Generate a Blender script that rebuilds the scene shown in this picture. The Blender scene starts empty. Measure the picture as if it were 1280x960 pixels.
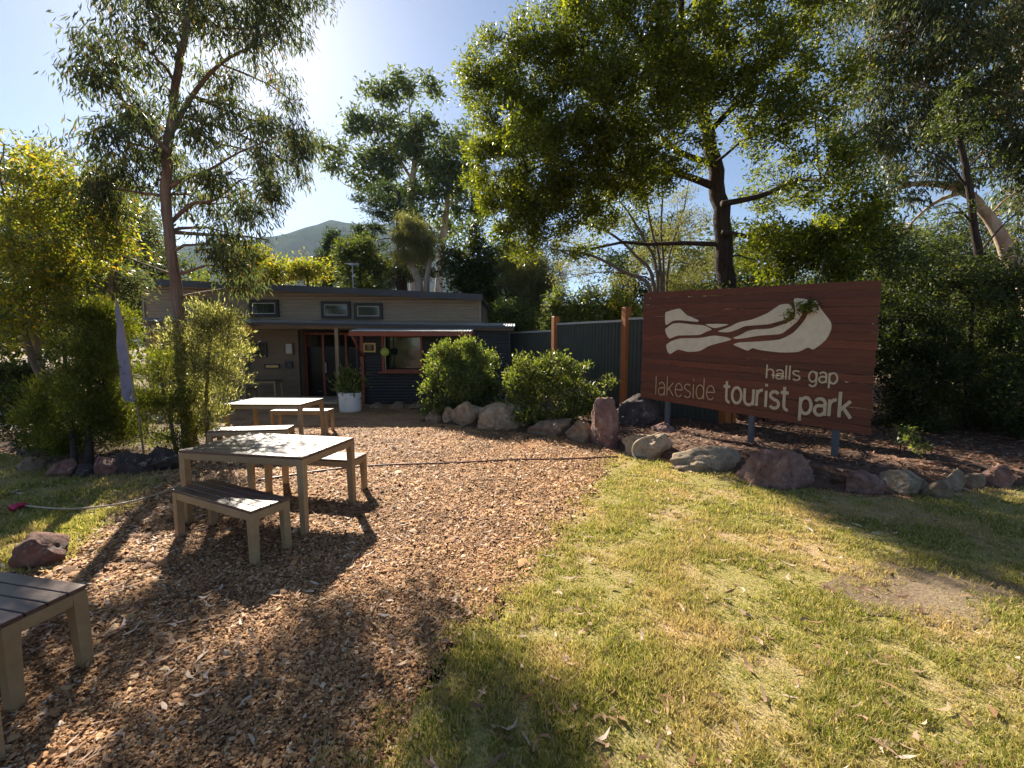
import bpy, bmesh, math, random
import numpy as np
from mathutils import Vector, Matrix, noise

random.seed(7)
rng = np.random.default_rng(7)
sc = bpy.context.scene
COL = sc.collection

# ------------------------------------------------------------------ camera
FPX = 520.0                       # focal length in pixels of the 1280 px wide photograph
PITCH = math.atan(48 / 520)       # looking slightly down: horizon at row 432
EYE = 1.75
cam = bpy.data.cameras.new('camera')
cam.sensor_width = 36.0
cam.lens = 36.0 * FPX / 1280.0
cam.clip_start = 0.05
cam.clip_end = 12000
camo = bpy.data.objects.new('camera', cam)
COL.objects.link(camo)
camo.location = (0, 0, EYE)
camo.rotation_euler = (math.pi / 2 - PITCH, 0, 0)
sc.camera = camo

# ------------------------------------------------------------------ sky, sun, exposure
SUN_EL = math.radians(34)
SUN_AZ = math.radians(-30.5)      # measured from +Y towards +X
world = bpy.data.worlds.new('World')
sc.world = world
world.use_nodes = True
wn = world.node_tree
bg = wn.nodes['Background']
sky = wn.nodes.new('ShaderNodeTexSky')
sky.sky_type = 'NISHITA'
sky.sun_disc = False
sky.sun_elevation = SUN_EL
sky.sun_rotation = SUN_AZ
sky.altitude = 900
sky.air_density = 0.85
sky.dust_density = 0.7
sky.ozone_density = 2.2
wn.links.new(sky.outputs[0], bg.inputs[0])
bg.inputs[1].default_value = 0.05
sl = bpy.data.lights.new('sun', 'SUN')
sl.energy = 5.0
sl.angle = math.radians(0.5)
sl.color = (1.0, 0.90, 0.74)
slo = bpy.data.objects.new('sun', sl)
COL.objects.link(slo)
SUN_DIR = Vector((math.sin(SUN_AZ) * math.cos(SUN_EL), math.cos(SUN_AZ) * math.cos(SUN_EL), math.sin(SUN_EL)))
slo.rotation_euler = (-SUN_DIR).to_track_quat('-Z', 'Y').to_euler()
slo.location = SUN_DIR * 40
sc.view_settings.view_transform = 'Standard'
sc.view_settings.look = 'None'
sc.view_settings.gamma = 1
sc.view_settings.use_curve_mapping = False
sc.view_settings.exposure = 1.6
sc.render.engine = 'CYCLES'
sc.cycles.use_denoising = True
sc.cycles.max_bounces = 8
sc.cycles.transmission_bounces = 6
sc.cycles.volume_bounces = 0
sc.cycles.sample_clamp_indirect = 6

# ------------------------------------------------------------------ pixels to places
cp, sp = math.cos(PITCH), math.sin(PITCH)
def ray(px, py):
    x = (px - 640) / FPX; y = (480 - py) / FPX
    return Vector((x, cp + y * sp, y * cp - sp))
def G(px, py, z=0.0):             # where the line of sight meets the level z
    r = ray(px, py); t = (z - EYE) / r.z
    return Vector((r.x * t, r.y * t, z))
def D(px, py, d):                 # the point of the line of sight at ground distance d
    r = ray(px, py); t = d / r.y
    return Vector((r.x * t, d, EYE + r.z * t))

# ------------------------------------------------------------------ materials
def new_mat(name):
    m = bpy.data.materials.new(name); m.use_nodes = True
    nt = m.node_tree; b = nt.nodes['Principled BSDF']
    return m, nt, b
def ramp(nt, src, stops):
    r = nt.nodes.new('ShaderNodeValToRGB')
    el = r.color_ramp.elements
    while len(el) < len(stops): el.new(0.5)
    for e, (p, c) in zip(el, stops):
        e.position = p; e.color = (c[0], c[1], c[2], 1)
    nt.links.new(src, r.inputs[0])
    return r.outputs[0]
def texco(nt, scale=(1, 1, 1), kind='Object'):
    t = nt.nodes.new('ShaderNodeTexCoord'); m = nt.nodes.new('ShaderNodeMapping')
    m.inputs['Scale'].default_value = scale
    nt.links.new(t.outputs[kind], m.inputs[0])
    return m.outputs[0]
def noise_tex(nt, vec, scale, detail=5, rough=0.6, dist=0.0):
    n = nt.nodes.new('ShaderNodeTexNoise')
    n.inputs['Scale'].default_value = scale; n.inputs['Detail'].default_value = detail
    n.inputs['Roughness'].default_value = rough; n.inputs['Distortion'].default_value = dist
    nt.links.new(vec, n.inputs['Vector'])
    return n.outputs[0]
def mix(nt, fac, a, b, mode='MIX'):
    n = nt.nodes.new('ShaderNodeMix'); n.data_type = 'RGBA'; n.blend_type = mode
    if isinstance(fac, (int, float)): n.inputs[0].default_value = fac
    else: nt.links.new(fac, n.inputs[0])
    for s, i in ((a, 6), (b, 7)):
        if isinstance(s, tuple): n.inputs[i].default_value = (s[0], s[1], s[2], 1)
        else: nt.links.new(s, n.inputs[i])
    return n.outputs[2]
def bump(nt, b, h, strength=0.4, dist=0.01):
    n = nt.nodes.new('ShaderNodeBump')
    n.inputs['Strength'].default_value = strength; n.inputs['Distance'].default_value = dist
    nt.links.new(h, n.inputs['Height']); nt.links.new(n.outputs[0], b.inputs['Normal'])
def mat_plain(name, c1, c2, scale=8, rough=0.6, metal=0.0, bmp=0.2, bdist=0.004, stretch=(1, 1, 1), spec=0.5, vary=0.0):
    m, nt, b = new_mat(name)
    v = texco(nt, stretch)
    f = noise_tex(nt, v, scale)
    nt.links.new(ramp(nt, f, [(0.3, c1), (0.7, c2)]), b.inputs['Base Color'])
    if vary:
        oi = nt.nodes.new('ShaderNodeObjectInfo')
        src = b.inputs['Base Color'].links[0].from_socket
        st = ramp(nt, noise_tex(nt, v, 1.3, 6, .7), [(.35, (.72, .72, .74)), (.6, (1, 1, 1))])
        c_ = mix(nt, 1.0, src, ramp(nt, oi.outputs['Random'], [(0, (1 - vary,) * 3), (1, (1 + vary * .6,) * 3)]), 'MULTIPLY')
        nt.links.new(mix(nt, 1.0, c_, st, 'MULTIPLY'), b.inputs['Base Color'])
    b.inputs['Roughness'].default_value = rough; b.inputs['Metallic'].default_value = metal
    b.inputs['Specular IOR Level'].default_value = spec
    bump(nt, b, noise_tex(nt, v, scale * 5), bmp, bdist)
    return m
def mat_leaf(name, stops, trans, tfac=0.45, rough=0.5, patch=None):
    """thin leaf: reflects and lets light through; colour differs from leaf to leaf"""
    m, nt, b = new_mat(name)
    g = nt.nodes.new('ShaderNodeNewGeometry')
    c = ramp(nt, g.outputs['Random Per Island'], stops)
    if patch:
        f = noise_tex(nt, texco(nt, (1, 1, 1)), patch[0], 3)
        c = mix(nt, ramp(nt, f, [(0.47, (0, 0, 0)), (0.70, (1, 1, 1))]), c, patch[1])
    nt.links.new(c, b.inputs['Base Color'])
    b.inputs['Roughness'].default_value = rough
    b.inputs['Specular IOR Level'].default_value = 0.35
    t = nt.nodes.new('ShaderNodeBsdfTranslucent')
    tc = mix(nt, 1.0, c, trans, 'MULTIPLY')
    nt.links.new(tc, t.inputs[0])
    ms = nt.nodes.new('ShaderNodeMixShader'); ms.inputs[0].default_value = tfac
    nt.links.new(b.outputs[0], ms.inputs[1]); nt.links.new(t.outputs[0], ms.inputs[2])
    nt.links.new(ms.outputs[0], nt.nodes['Material Output'].inputs[0])
    return m
def mat_island(name, stops, rough=0.8, spec=0.3, worn=False):
    m, nt, b = new_mat(name)
    g = nt.nodes.new('ShaderNodeNewGeometry')
    c = ramp(nt, g.outputs['Random Per Island'], stops)
    if worn: c = mix(nt, 1.0, c, ramp(nt, noise_tex(nt, texco(nt), 1.1, 6, .7), [(.33, (.55, .50, .47)), (.52, (1, 1, 1)), (.68, (1.12, 1.05, 1.0))]), 'MULTIPLY')
    nt.links.new(c, b.inputs['Base Color'])
    b.inputs['Roughness'].default_value = rough; b.inputs['Specular IOR Level'].default_value = spec
    return m
TR = (3.4, 3.3, 1.0)
M = {}
M['gum'] = mat_leaf('gum_leaf', [(0, (.030, .042, .024)), (.5, (.058, .075, .038)), (.93, (.105, .115, .055)), (1, (.20, .10, .04))], (2.5, 2.5, 1.3), .42, .42)
M['gum_far'] = mat_leaf('far_gum_leaf', [(0, (.035, .055, .030)), (.6, (.06, .085, .04)), (1, (.10, .12, .055))], TR, .35, .5)
M['sapling'] = mat_leaf('sapling_leaf', [(0, (.05, .065, .016)), (.5, (.10, .115, .024)), (.88, (.17, .16, .03)), (1, (.27, .15, .03))], TR, .5, .5)
M['wattle'] = mat_leaf('wattle_leaf', [(0, (.024, .036, .007)), (.5, (.058, .074, .012)), (1, (.125, .130, .018))], TR, .52, .42)
M['dark'] = mat_leaf('dark_shrub_leaf', [(0, (.018, .028, .010)), (.6, (.035, .050, .016)), (1, (.07, .08, .024))], TR, .38, .5)
M['fine'] = mat_leaf('fine_shrub_leaf', [(0, (.035, .048, .010)), (.6, (.07, .085, .016)), (1, (.13, .13, .03))], TR, .45, .55)
M['tip'] = mat_leaf('pale_tip_leaf', [(0, (.055, .07, .02)), (.55, (.13, .14, .05)), (1, (.42, .39, .23))], (2.6, 2.5, 1.2), .45, .5)
M['bright'] = mat_leaf('bright_shrub_leaf', [(0, (.04, .06, .014)), (.6, (.085, .105, .026)), (1, (.18, .18, .07))], (2.6, 2.6, 1.1), .4, .35)
M['round'] = mat_leaf('round_shrub_leaf', [(0, (.035, .055, .02)), (.6, (.075, .10, .032)), (1, (.16, .17, .08))], TR, .4, .35)
M['pine'] = mat_leaf('pine_needle', [(0, (.018, .034, .018)), (1, (.045, .065, .032))], TR, .25, .6)
M['oak'] = mat_leaf('sheoak_leaf', [(0, (.07, .075, .045)), (1, (.15, .15, .085))], TR, .4, .6)
M['wood'] = mat_leaf('far_wood_leaf', [(0, (.022, .036, .016)), (.6, (.045, .06, .022)), (1, (.09, .09, .03))], TR, .38, .6)
M['grass'] = mat_leaf('grass_blade', [(0, (.14, .175, .036)), (.5, (.27, .265, .065)), (.8, (.42, .345, .155)), (1, (.58, .46, .29))], (1.5, 1.5, .9), .45, .6, (1.3, (.50, .38, .22)))
M['litter'] = mat_leaf('dry_leaf', [(0, (.14, .07, .035)), (.4, (.30, .17, .09)), (.75, (.45, .30, .20)), (1, (.62, .50, .42))], (1.2, 1.1, 1), .2, .6)
M['mulch'] = mat_leaf('mulch_leaf', [(0, (.06, .026, .014)), (.5, (.18, .085, .05)), (1, (.42, .26, .17))], (1.2, 1.1, 1), .15, .7)
M['pebble'] = mat_island('pebble', [(0, (.12, .052, .024)), (.3, (.31, .155, .065)), (.65, (.45, .245, .110)), (.92, (.54, .345, .18)), (1, (.62, .50, .37))], .8, .3, True)

def mat_bark(name, stops, scale, stretch=(6, 6, 1), bd=.02):
    m, nt, b = new_mat(name)
    v = texco(nt, stretch); f = noise_tex(nt, v, scale, 6, .7, .4)
    nt.links.new(ramp(nt, f, stops), b.inputs['Base Color'])
    b.inputs['Roughness'].default_value = .85; b.inputs['Specular IOR Level'].default_value = .2
    bump(nt, b, noise_tex(nt, v, scale * 3), .7, bd)
    return m
M['bark'] = mat_bark('gum_bark', [(.3, (.10, .065, .05)), (.5, (.19, .125, .095)), (.7, (.28, .20, .16))], 2.2)
M['bark_dark'] = mat_bark('dark_bark', [(.3, (.02, .015, .012)), (.7, (.07, .05, .04))], 3)
M['bark_pale'] = mat_bark('pale_gum_bark', [(.3, (.30, .18, .12)), (.5, (.45, .33, .24)), (.7, (.60, .50, .42))], 1.1, (3, 3, 1))
M['bark_grey'] = mat_bark('grey_bark', [(.3, (.09, .07, .055)), (.7, (.20, .16, .13))], 3)

def mat_ground():
    m, nt, b = new_mat('bare_earth')
    v = texco(nt); f = noise_tex(nt, v, .6, 8, .65)
    c = ramp(nt, f, [(.3, (.10, .065, .04)), (.5, (.17, .115, .07)), (.7, (.24, .18, .11))])
    nt.links.new(c, b.inputs['Base Color']); b.inputs['Roughness'].default_value = .95
    bump(nt, b, noise_tex(nt, v, 30, 8), .6, .03)
    return m
def mat_gravel():
    m, nt, b = new_mat('gravel')
    v = texco(nt)
    vo = nt.nodes.new('ShaderNodeTexVoronoi'); vo.inputs['Scale'].default_value = 80
    nt.links.new(v, vo.inputs['Vector'])
    sep = nt.nodes.new('ShaderNodeSeparateColor'); nt.links.new(vo.outputs['Color'], sep.inputs[0])
    c = ramp(nt, sep.outputs[0], [(0, (.12, .052, .024)), (.35, (.29, .145, .062)), (.7, (.42, .23, .105)), (.92, (.50, .32, .17)), (1, (.60, .48, .36))])
    c = mix(nt, 1.0, c, ramp(nt, noise_tex(nt, v, 1.1, 6, .7), [(.33, (.55, .50, .47)), (.52, (1, 1, 1)), (.68, (1.12, 1.05, 1.0))]), 'MULTIPLY')
    nt.links.new(c, b.inputs['Base Color']); b.inputs['Roughness'].default_value = .8
    b.inputs['Specular IOR Level'].default_value = .25
    inv = nt.nodes.new('ShaderNodeMath'); inv.operation = 'SUBTRACT'; inv.inputs[0].default_value = 1
    nt.links.new(vo.outputs['Distance'], inv.inputs[1])
    bump(nt, b, inv.outputs[0], .7, .008)
    return m
def mat_lawn():
    m, nt, b = new_mat('lawn_soil')
    v = texco(nt)
    f = noise_tex(nt, v, 1.3, 3)
    g = ramp(nt, noise_tex(nt, v, 55, 4), [(.3, (.19, .17, .05)), (.55, (.32, .27, .10)), (.75, (.48, .37, .20))])
    s = ramp(nt, noise_tex(nt, v, 70, 4), [(.3, (.32, .21, .125)), (.7, (.54, .39, .25))])
    c = mix(nt, ramp(nt, f, [(.47, (0, 0, 0)), (.70, (1, 1, 1))]), g, s)
    nt.links.new(c, b.inputs['Base Color']); b.inputs['Roughness'].default_value = .95
    b.inputs['Specular IOR Level'].default_value = .1
    bump(nt, b, noise_tex(nt, v, 90, 5), .8, .015)
    return m
M['earth'] = mat_ground(); M['gravel'] = mat_gravel(); M['lawn'] = mat_lawn()
M['bed'] = mat_plain('mulch_bed', (.055, .028, .018), (.17, .095, .058), 14, .95, 0, .9, .03)
M['path'] = mat_plain('pale_sand', (.42, .33, .24), (.55, .45, .34), 9, .9, 0, .5, .01)
M['slat'] = mat_plain('brown_stained_slat', (.075, .040, .032), (.14, .080, .066), 6, .33, 0, .25, .002, (.6, 14, 14), .5, .25)
M['frame'] = mat_plain('champagne_frame', (.29, .205, .11), (.355, .26, .145), 12, .45, 0, .05, .001, (1, 1, 1), .5, .12)
M['clad'] = mat_plain('beige_metal_cladding', (.30, .245, .18), (.36, .295, .22), 1.5, .5, 0, .03, .001)
M['lower'] = mat_plain('tan_wall_board', (.15, .105, .065), (.19, .135, .085), 2, .7, 0, .05, .001)
M['black'] = mat_plain('charcoal_metal', (.018, .018, .020), (.03, .03, .032), 3, .5, 0, .05, .001)
M['fascia'] = mat_plain('slate_blue_fascia', (.035, .042, .055), (.05, .058, .072), 3, .5, 0, .05, .001)
M['zinc'] = mat_plain('corrugated_zinc', (.42, .43, .44), (.60, .60, .60), 3, .35, .7, .05, .001)
M['fence'] = mat_plain('dark_green_fence_steel', (.036, .042, .036), (.052, .058, .048), 3, .55, 0, .05, .001)
M['rail'] = mat_plain('pale_fence_rail', (.35, .36, .34), (.45, .45, .43), 3, .5, 0, .05, .001)
M['rust'] = mat_plain('rust_red_timber', (.24, .075, .018), (.42, .14, .032), 5, .65, 0, .4, .004, (8, 8, 1))
M['steel'] = mat_plain('grey_steel_post', (.06, .07, .085), (.10, .11, .125), 6, .5, .2, .1, .001)
M['board'] = mat_plain('red_brown_stained_board', (.105, .024, .008), (.175, .046, .015), 5, .65, 0, .35, .003, (1.2, 1.2, 16), .5, .3)
M['cream'] = mat_plain('cream_paint', (.55, .47, .34), (.66, .58, .44), 10, .6, 0, .2, .001)
M['letter'] = mat_plain('sand_paint', (.47, .36, .22), (.56, .44, .29), 10, .6, 0, .2, .001)
M['tan_paint'] = mat_plain('tan_paint', (.46, .30, .16), (.54, .37, .21), 10, .6, 0, .2, .001)
M['red'] = mat_plain('brick_red_paint', (.22, .05, .025), (.30, .075, .035), 6, .5, 0, .1, .001)
M['white'] = mat_plain('white_glaze', (.68, .67, .64), (.78, .77, .74), 5, .4, 0, .1, .001)
M['soil'] = M['bed']
M['yellow'] = mat_plain('yellow_paint', (.55, .38, .10), (.66, .46, .14), 8, .5)
M['lime'] = mat_plain('lime_paint', (.32, .42, .05), (.42, .52, .08), 8, .5)
M['pink'] = mat_plain('magenta_plastic', (.42, .02, .07), (.55, .04, .11), 8, .35)
M['orange'] = mat_plain('orange_plastic', (.55, .16, .03), (.65, .22, .05), 8, .4)
M['hose_brown'] = mat_plain('brown_rubber', (.12, .05, .035), (.18, .085, .06), 8, .45)
M['hose_tan'] = mat_plain('tan_rubber', (.40, .30, .20), (.50, .38, .26), 8, .5)
M['cloth'] = mat_plain('violet_grey_cloth', (.17, .165, .23), (.24, .235, .31), 4, .9, 0, .3, .004)
M['paper'] = mat_plain('paper', (.5, .5, .46), (.6, .6, .55), 8, .7)
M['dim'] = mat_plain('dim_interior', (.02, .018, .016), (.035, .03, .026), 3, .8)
def mat_glass():
    m, nt, b = new_mat('window_glass')
    b.inputs['Base Color'].default_value = (.02, .03, .025, 1)
    b.inputs['Roughness'].default_value = .06; b.inputs['Specular IOR Level'].default_value = .9
    bump(nt, b, noise_tex(nt, texco(nt), 2.5, 2), .08, .01)
    return m
M['glass'] = mat_glass()
M['door_glass'] = mat_plain('dark_door_glass', (.008, .008, .009), (.014, .014, .015), 2, .25, 0, .02, .001, (1, 1, 1), .2)
def mat_rock(name, stops, lichen=(.45, .42, .36), lf=.6):
    m, nt, b = new_mat(name)
    v = texco(nt); f = noise_tex(nt, v, 3.5, 8, .7, .6)
    c = ramp(nt, f, stops)
    l = ramp(nt, noise_tex(nt, v, 9, 6, .7), [(lf, (0, 0, 0)), (lf + .08, (1, 1, 1))])
    c = mix(nt, l, c, lichen)
    cr = ramp(nt, noise_tex(nt, v, 6, 9, .75, 1.5), [(.34, (.38, .35, .33)), (.46, (1, 1, 1))])
    nt.links.new(mix(nt, 1.0, c, cr, 'MULTIPLY'), b.inputs['Base Color'])
    b.inputs['Roughness'].default_value = .8; b.inputs['Specular IOR Level'].default_value = .35
    bump(nt, b, noise_tex(nt, v, 9, 12, .75, .8), 1.0, .09)
    return m
M['rock_red'] = mat_rock('red_sandstone', [(.3, (.13, .055, .04)), (.5, (.27, .125, .095)), (.7, (.40, .24, .20))])
M['rock_pink'] = mat_rock('pink_quartz_rock', [(.3, (.16, .08, .065)), (.5, (.32, .18, .145)), (.7, (.48, .32, .27))])
M['rock_pale'] = mat_rock('pale_sandstone', [(.3, (.27, .19, .115)), (.5, (.46, .35, .235)), (.7, (.62, .53, .42))], (.36, .18, .055), .58)
M['rock_brown'] = mat_rock('brown_sandstone', [(.3, (.16, .105, .065)), (.5, (.33, .235, .155)), (.7, (.46, .35, .25))])
M['rock_dark'] = mat_rock('dark_rock', [(.3, (.035, .025, .025)), (.5, (.09, .065, .06)), (.7, (.18, .13, .12))])
M['hill'] = mat_plain('forested_hillside', (.012, .026, .018), (.045, .068, .036), .03, .95, 0, 1, 6, (1, 1, 1), 0)

# ------------------------------------------------------------------ object helpers
def tag(o, label=None, cat=None, group=None, kind=None):
    if label: o['label'] = label
    if cat: o['category'] = cat
    if group: o['group'] = group
    if kind: o['kind'] = kind
    return o
def empty(name, loc=(0, 0, 0), rz=0.0):
    o = bpy.data.objects.new(name, None); COL.objects.link(o)
    o.location = loc; o.rotation_euler = (0, 0, rz); o.empty_display_size = .2
    return o
def link(name, me, mats, parent=None, loc=None):
    o = bpy.data.objects.new(name, me); COL.objects.link(o)
    for m in (mats if isinstance(mats, (list, tuple)) else [mats]):
        if len(me.materials) < len(mats if isinstance(mats, (list, tuple)) else [mats]): me.materials.append(m)
    if parent is not None:
        o.parent = parent
    if loc is not None: o.location = loc
    return o
class MB:
    """collects boxes, tubes, strips; builds ONE mesh object"""
    def __init__(s): s.v = []; s.f = []; s.mi = []; s.sm = []
    def add(s, vs, fs, mi=0, smooth=False):
        o = len(s.v); s.v += [tuple(v) for v in vs]
        s.f += [[i + o for i in f] for f in fs]; s.mi += [mi] * len(fs); s.sm += [smooth] * len(fs)
    def box(s, c, size, rot=None, mi=0, ch=0.0):
        x, y, z = (a / 2 for a in size)
        if ch > 0:
            bm = bmesh.new(); bmesh.ops.create_cube(bm, size=1)
            for v in bm.verts: v.co = Vector((v.co.x * size[0], v.co.y * size[1], v.co.z * size[2]))
            bmesh.ops.bevel(bm, geom=list(bm.edges), offset=ch, segments=1, affect='EDGES')
            bm.verts.index_update()
            vs = [v.co.copy() for v in bm.verts]; fs = [[v.index for v in f.verts] for f in bm.faces]; bm.free()
        else:
            vs = [Vector((i * x, j * y, k * z)) for i in (-1, 1) for j in (-1, 1) for k in (-1, 1)]
            fs = [(0, 1, 3, 2), (4, 6, 7, 5), (0, 4, 5, 1), (2, 3, 7, 6), (0, 2, 6, 4), (1, 5, 7, 3)]
        if rot is not None: vs = [rot @ v for v in vs]
        c = Vector(c)
        s.add([v + c for v in vs], fs, mi)
    def hexa(s, b4, t4, mi=0):    # bottom and top quads, anticlockwise from above
        s.add(list(b4) + list(t4), [(3, 2, 1, 0), (4, 5, 6, 7), (0, 1, 5, 4), (1, 2, 6, 5), (2, 3, 7, 6), (3, 0, 4, 7)], mi)
    def tube(s, pts, rad, n=8, mi=0, caps=True):
        pts = [Vector(p) for p in pts]
        if not isinstance(rad, (list, tuple)): rad = [rad] * len(pts)
        vs = []; fs = []; ref = None
        for i, p in enumerate(pts):
            d = (pts[min(i + 1, len(pts) - 1)] - pts[max(i - 1, 0)]).normalized()
            if ref is None: ref = d.orthogonal().normalized()
            ref = (ref - d * ref.dot(d))
            ref = ref.normalized() if ref.length > 1e-5 else d.orthogonal().normalized()
            b = d.cross(ref)
            for k in range(n):
                a = 2 * math.pi * k / n
                vs.append(p + (ref * math.cos(a) + b * math.sin(a)) * rad[i])
        for i in range(len(pts) - 1):
            for k in range(n):
                a = i * n + k; b2 = i * n + (k + 1) % n
                fs.append((a, b2, b2 + n, a + n))
        if caps:
            fs.append(tuple(range(n - 1, -1, -1))); fs.append(tuple(range((len(pts) - 1) * n, len(pts) * n)))
        s.add(vs, fs, mi, True)
    def build(s, name, mats, parent=None, loc=None):
        me = bpy.data.meshes.new(name); me.from_pydata(s.v, [], s.f)
        me.polygons.foreach_set('material_index', s.mi); me.polygons.foreach_set('use_smooth', s.sm)
        me.update()
        return link(name, me, mats, parent, loc)
def copy_tree(o, parent=None):
    c = o.copy(); COL.objects.link(c); c.parent = parent
    for ch in list(o.children): copy_tree(ch, c)
    return c
def np_mesh(name, verts, faces_n, loops):
    """verts (N,3), every face with faces_n corners, loops flat"""
    me = bpy.data.meshes.new(name)
    me.vertices.add(len(verts)); me.vertices.foreach_set('co', np.asarray(verts, np.float32).ravel())
    nl = len(loops); me.loops.add(nl); me.loops.foreach_set('vertex_index', np.asarray(loops, np.int32))
    nf = nl // faces_n; me.polygons.add(nf)
    me.polygons.foreach_set('loop_start', np.arange(0, nl, faces_n, dtype=np.int32))
    try: me.polygons.foreach_set('loop_total', np.full(nf, faces_n, np.int32))
    except Exception: pass
    me.update(calc_edges=True)
    return me
def unit(a): return a / np.maximum(np.linalg.norm(a, axis=1, keepdims=True), 1e-6)
def leaf_geo(c, axis, L, W, fold=.15, bend=.12):
    """rhombic folded leaves: c (N,3), axis (N,3) unit, L, W arrays"""
    n = len(c)
    r = unit(rng.normal(size=(n, 3))); s = unit(np.cross(axis, r)); nn = np.cross(s, axis)
    L = np.broadcast_to(L, n)[:, None]; W = np.broadcast_to(W, n)[:, None]
    v = np.empty((n, 4, 3))
    v[:, 0] = c - axis * L * .5
    v[:, 1] = c + s * W * .5 + nn * W * fold - axis * L * .08
    v[:, 2] = c + axis * L * .5 + nn * L * bend
    v[:, 3] = c - s * W * .5 + nn * W * fold - axis * L * .08
    return v.reshape(-1, 3)

# ------------------------------------------------------------------ trees and shrubs
def curve_pts(a, b, n, sag, seed):
    r = random.Random(seed); a = Vector(a); b = Vector(b); L = (b - a).length
    w = Vector((r.uniform(-1, 1), r.uniform(-1, 1), r.uniform(-.2, .6))) * L * .10
    out = []
    for i in range(n + 1):
        t = i / n
        p = a.lerp(b, t) + w * math.sin(math.pi * t) + Vector((0, 0, sag * L * math.sin(math.pi * t)))
        if 0 < i < n: p += Vector((r.uniform(-1, 1), r.uniform(-1, 1), r.uniform(-1, 1))) * L * .025
        out.append(p)
    return out
def smooth_line(pts, rads, k=4):
    """Catmull-Rom through pts"""
    P_ = [Vector(p) for p in pts]; out = []; ro = []
    for i in range(len(P_) - 1):
        p0 = P_[max(i - 1, 0)]; p1 = P_[i]; p2 = P_[i + 1]; p3 = P_[min(i + 2, len(P_) - 1)]
        for j in range(k):
            t = j / k
            out.append(.5 * ((2 * p1) + (p2 - p0) * t + (2 * p0 - 5 * p1 + 4 * p2 - p3) * t * t + (3 * p1 - p0 - 3 * p2 + p3) * t ** 3))
            ro.append(rads[i] * (1 - t) + rads[i + 1] * t)
    out.append(P_[-1]); ro.append(rads[-1])
    return out, ro
def plant(name, label, cat, trunks, clusters, leafm, barkm, L, W, lai=1.3, sub=.3, droop=.6, group=None,
          limbs=(), tw=.006, up=0.0, shell=.35, trunk_name='trunk', clump_flat=.8, twig_n=3, tip=None):
    """trunks/limbs: list of (points, radii). clusters: list of (centre, (rx,ry,rz)[, density])"""
    base = Vector(trunks[0][0][0])
    root = empty(name, base); tag(root, label, cat, group)
    skel = []
    for pts, rads in trunks:
        p, r = smooth_line(pts, rads)
        p = [q + Vector((random.uniform(-1, 1), random.uniform(-1, 1), 0)) * ri * .25 for q, ri in zip(p, r)]
        mb = MB(); mb.tube([q - base for q in p], r, 10 if r[0] > .05 else 6); mb.build(trunk_name, barkm, root)
        skel += [(q, ri) for q, ri in zip(p, r)][1:]
    for pts, rads in limbs:
        p, r = smooth_line(pts, rads)
        mb = MB(); mb.tube([q - base for q in p], r, 8 if r[0] > .03 else 5); mb.build('limb', barkm, root)
        skel += list(zip(p, r))
    tm = MB(); C = []; A = []; LL = []
    SK = np.array([list(q) for q, _ in skel]); SR = [r for _, r in skel]
    for ci, cl in enumerate(clusters):
        c = np.array(cl[0]); R = np.array(cl[1]); den = cl[2] if len(cl) > 2 else 1.0
        area = math.pi * R[0] * R[2]
        ns = max(3, int(area / (sub * sub * 1.15)))
        u = unit(rng.normal(size=(ns, 3))) * (rng.random((ns, 1)) ** shell)
        S = c + u * R
        S = S[S[:, 2] > .12] if (S[:, 2] > .12).any() else S
        # a bough from the nearest wood to the middle of the clump
        dd = np.linalg.norm(SK - c, axis=1) + np.maximum(SK[:, 2] - c[2], 0) * 1.5
        k = int(dd.argmin()); st = Vector(SK[k]); cv = Vector(c)
        bp = curve_pts(st, cv, 5, .05, ci * 7 + 1)
        r0 = min(SR[k] * .7, .02 + .012 * (cv - st).length); r1 = max(.35 * r0, tw)
        if (cv - st).length > .15: tm.tube([q - base for q in bp], [r0 + (r1 - r0) * i / 5 for i in range(6)], 5, 1, False)
        near = np.array([list(q) for q in bp[1:]] )
        for si, s_ in enumerate(S):
            dn = np.linalg.norm(near - s_, axis=1); k2 = int(dn.argmin())
            tp = curve_pts(near[k2], s_, twig_n, .04, ci * 1000 + si)
            tm.tube([q - base for q in tp], [tw * 1.5 - tw * i / twig_n for i in range(twig_n + 1)], 3, 1, False)
        nl = int(2 * lai * den * area / (L * W * .5))
        idx = rng.integers(0, len(S), nl)
        off = rng.normal(size=(nl, 3)) * sub * np.array([.55, .55, .55 * clump_flat])
        P_ = S[idx] + off
        out = unit(P_ - (S[idx] - np.array([0, 0, sub * .3])))
        ax = out * .8 + rng.normal(size=(nl, 3)) * .55 + np.array([0, 0, -droop + up])
        C.append(P_); A.append(unit(ax)); LL.append(L * rng.uniform(.6, 1.25, nl))
    C = np.concatenate(C); A = np.concatenate(A); LL = np.concatenate(LL)
    keep = C[:, 2] > .03
    C, A, LL = C[keep], A[keep], LL[keep]
    V = leaf_geo(C - np.array(base), A, LL, W * rng.uniform(.7, 1.2, len(C)))
    nleaf = len(V)
    # leaves first, then the twigs in the same mesh
    tv = np.array(tm.v) if tm.v else np.zeros((0, 3))
    tf = np.array([f for f in tm.f if len(f) == 4], np.int32).reshape(-1, 4) + nleaf
    loops = np.concatenate([np.arange(nleaf, dtype=np.int32), tf.ravel()])
    me = np_mesh('crown', np.concatenate([V, tv]), 4, loops)
    mi = np.zeros(len(loops) // 4, np.int32); mi[nleaf // 4:] = 1
    me.polygons.foreach_set('material_index', mi)
    link('crown', me, [leafm, barkm], root)
    return root
def E(px, py, rx, ry, d, den=1.0, dep=None):
    """a clump seen as an ellipse of the photograph at distance d"""
    c = D(px, py, d); k = d / FPX
    return (c, (rx * k, (dep if dep else (rx + ry) * .5 * k), ry * k), den)
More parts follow.
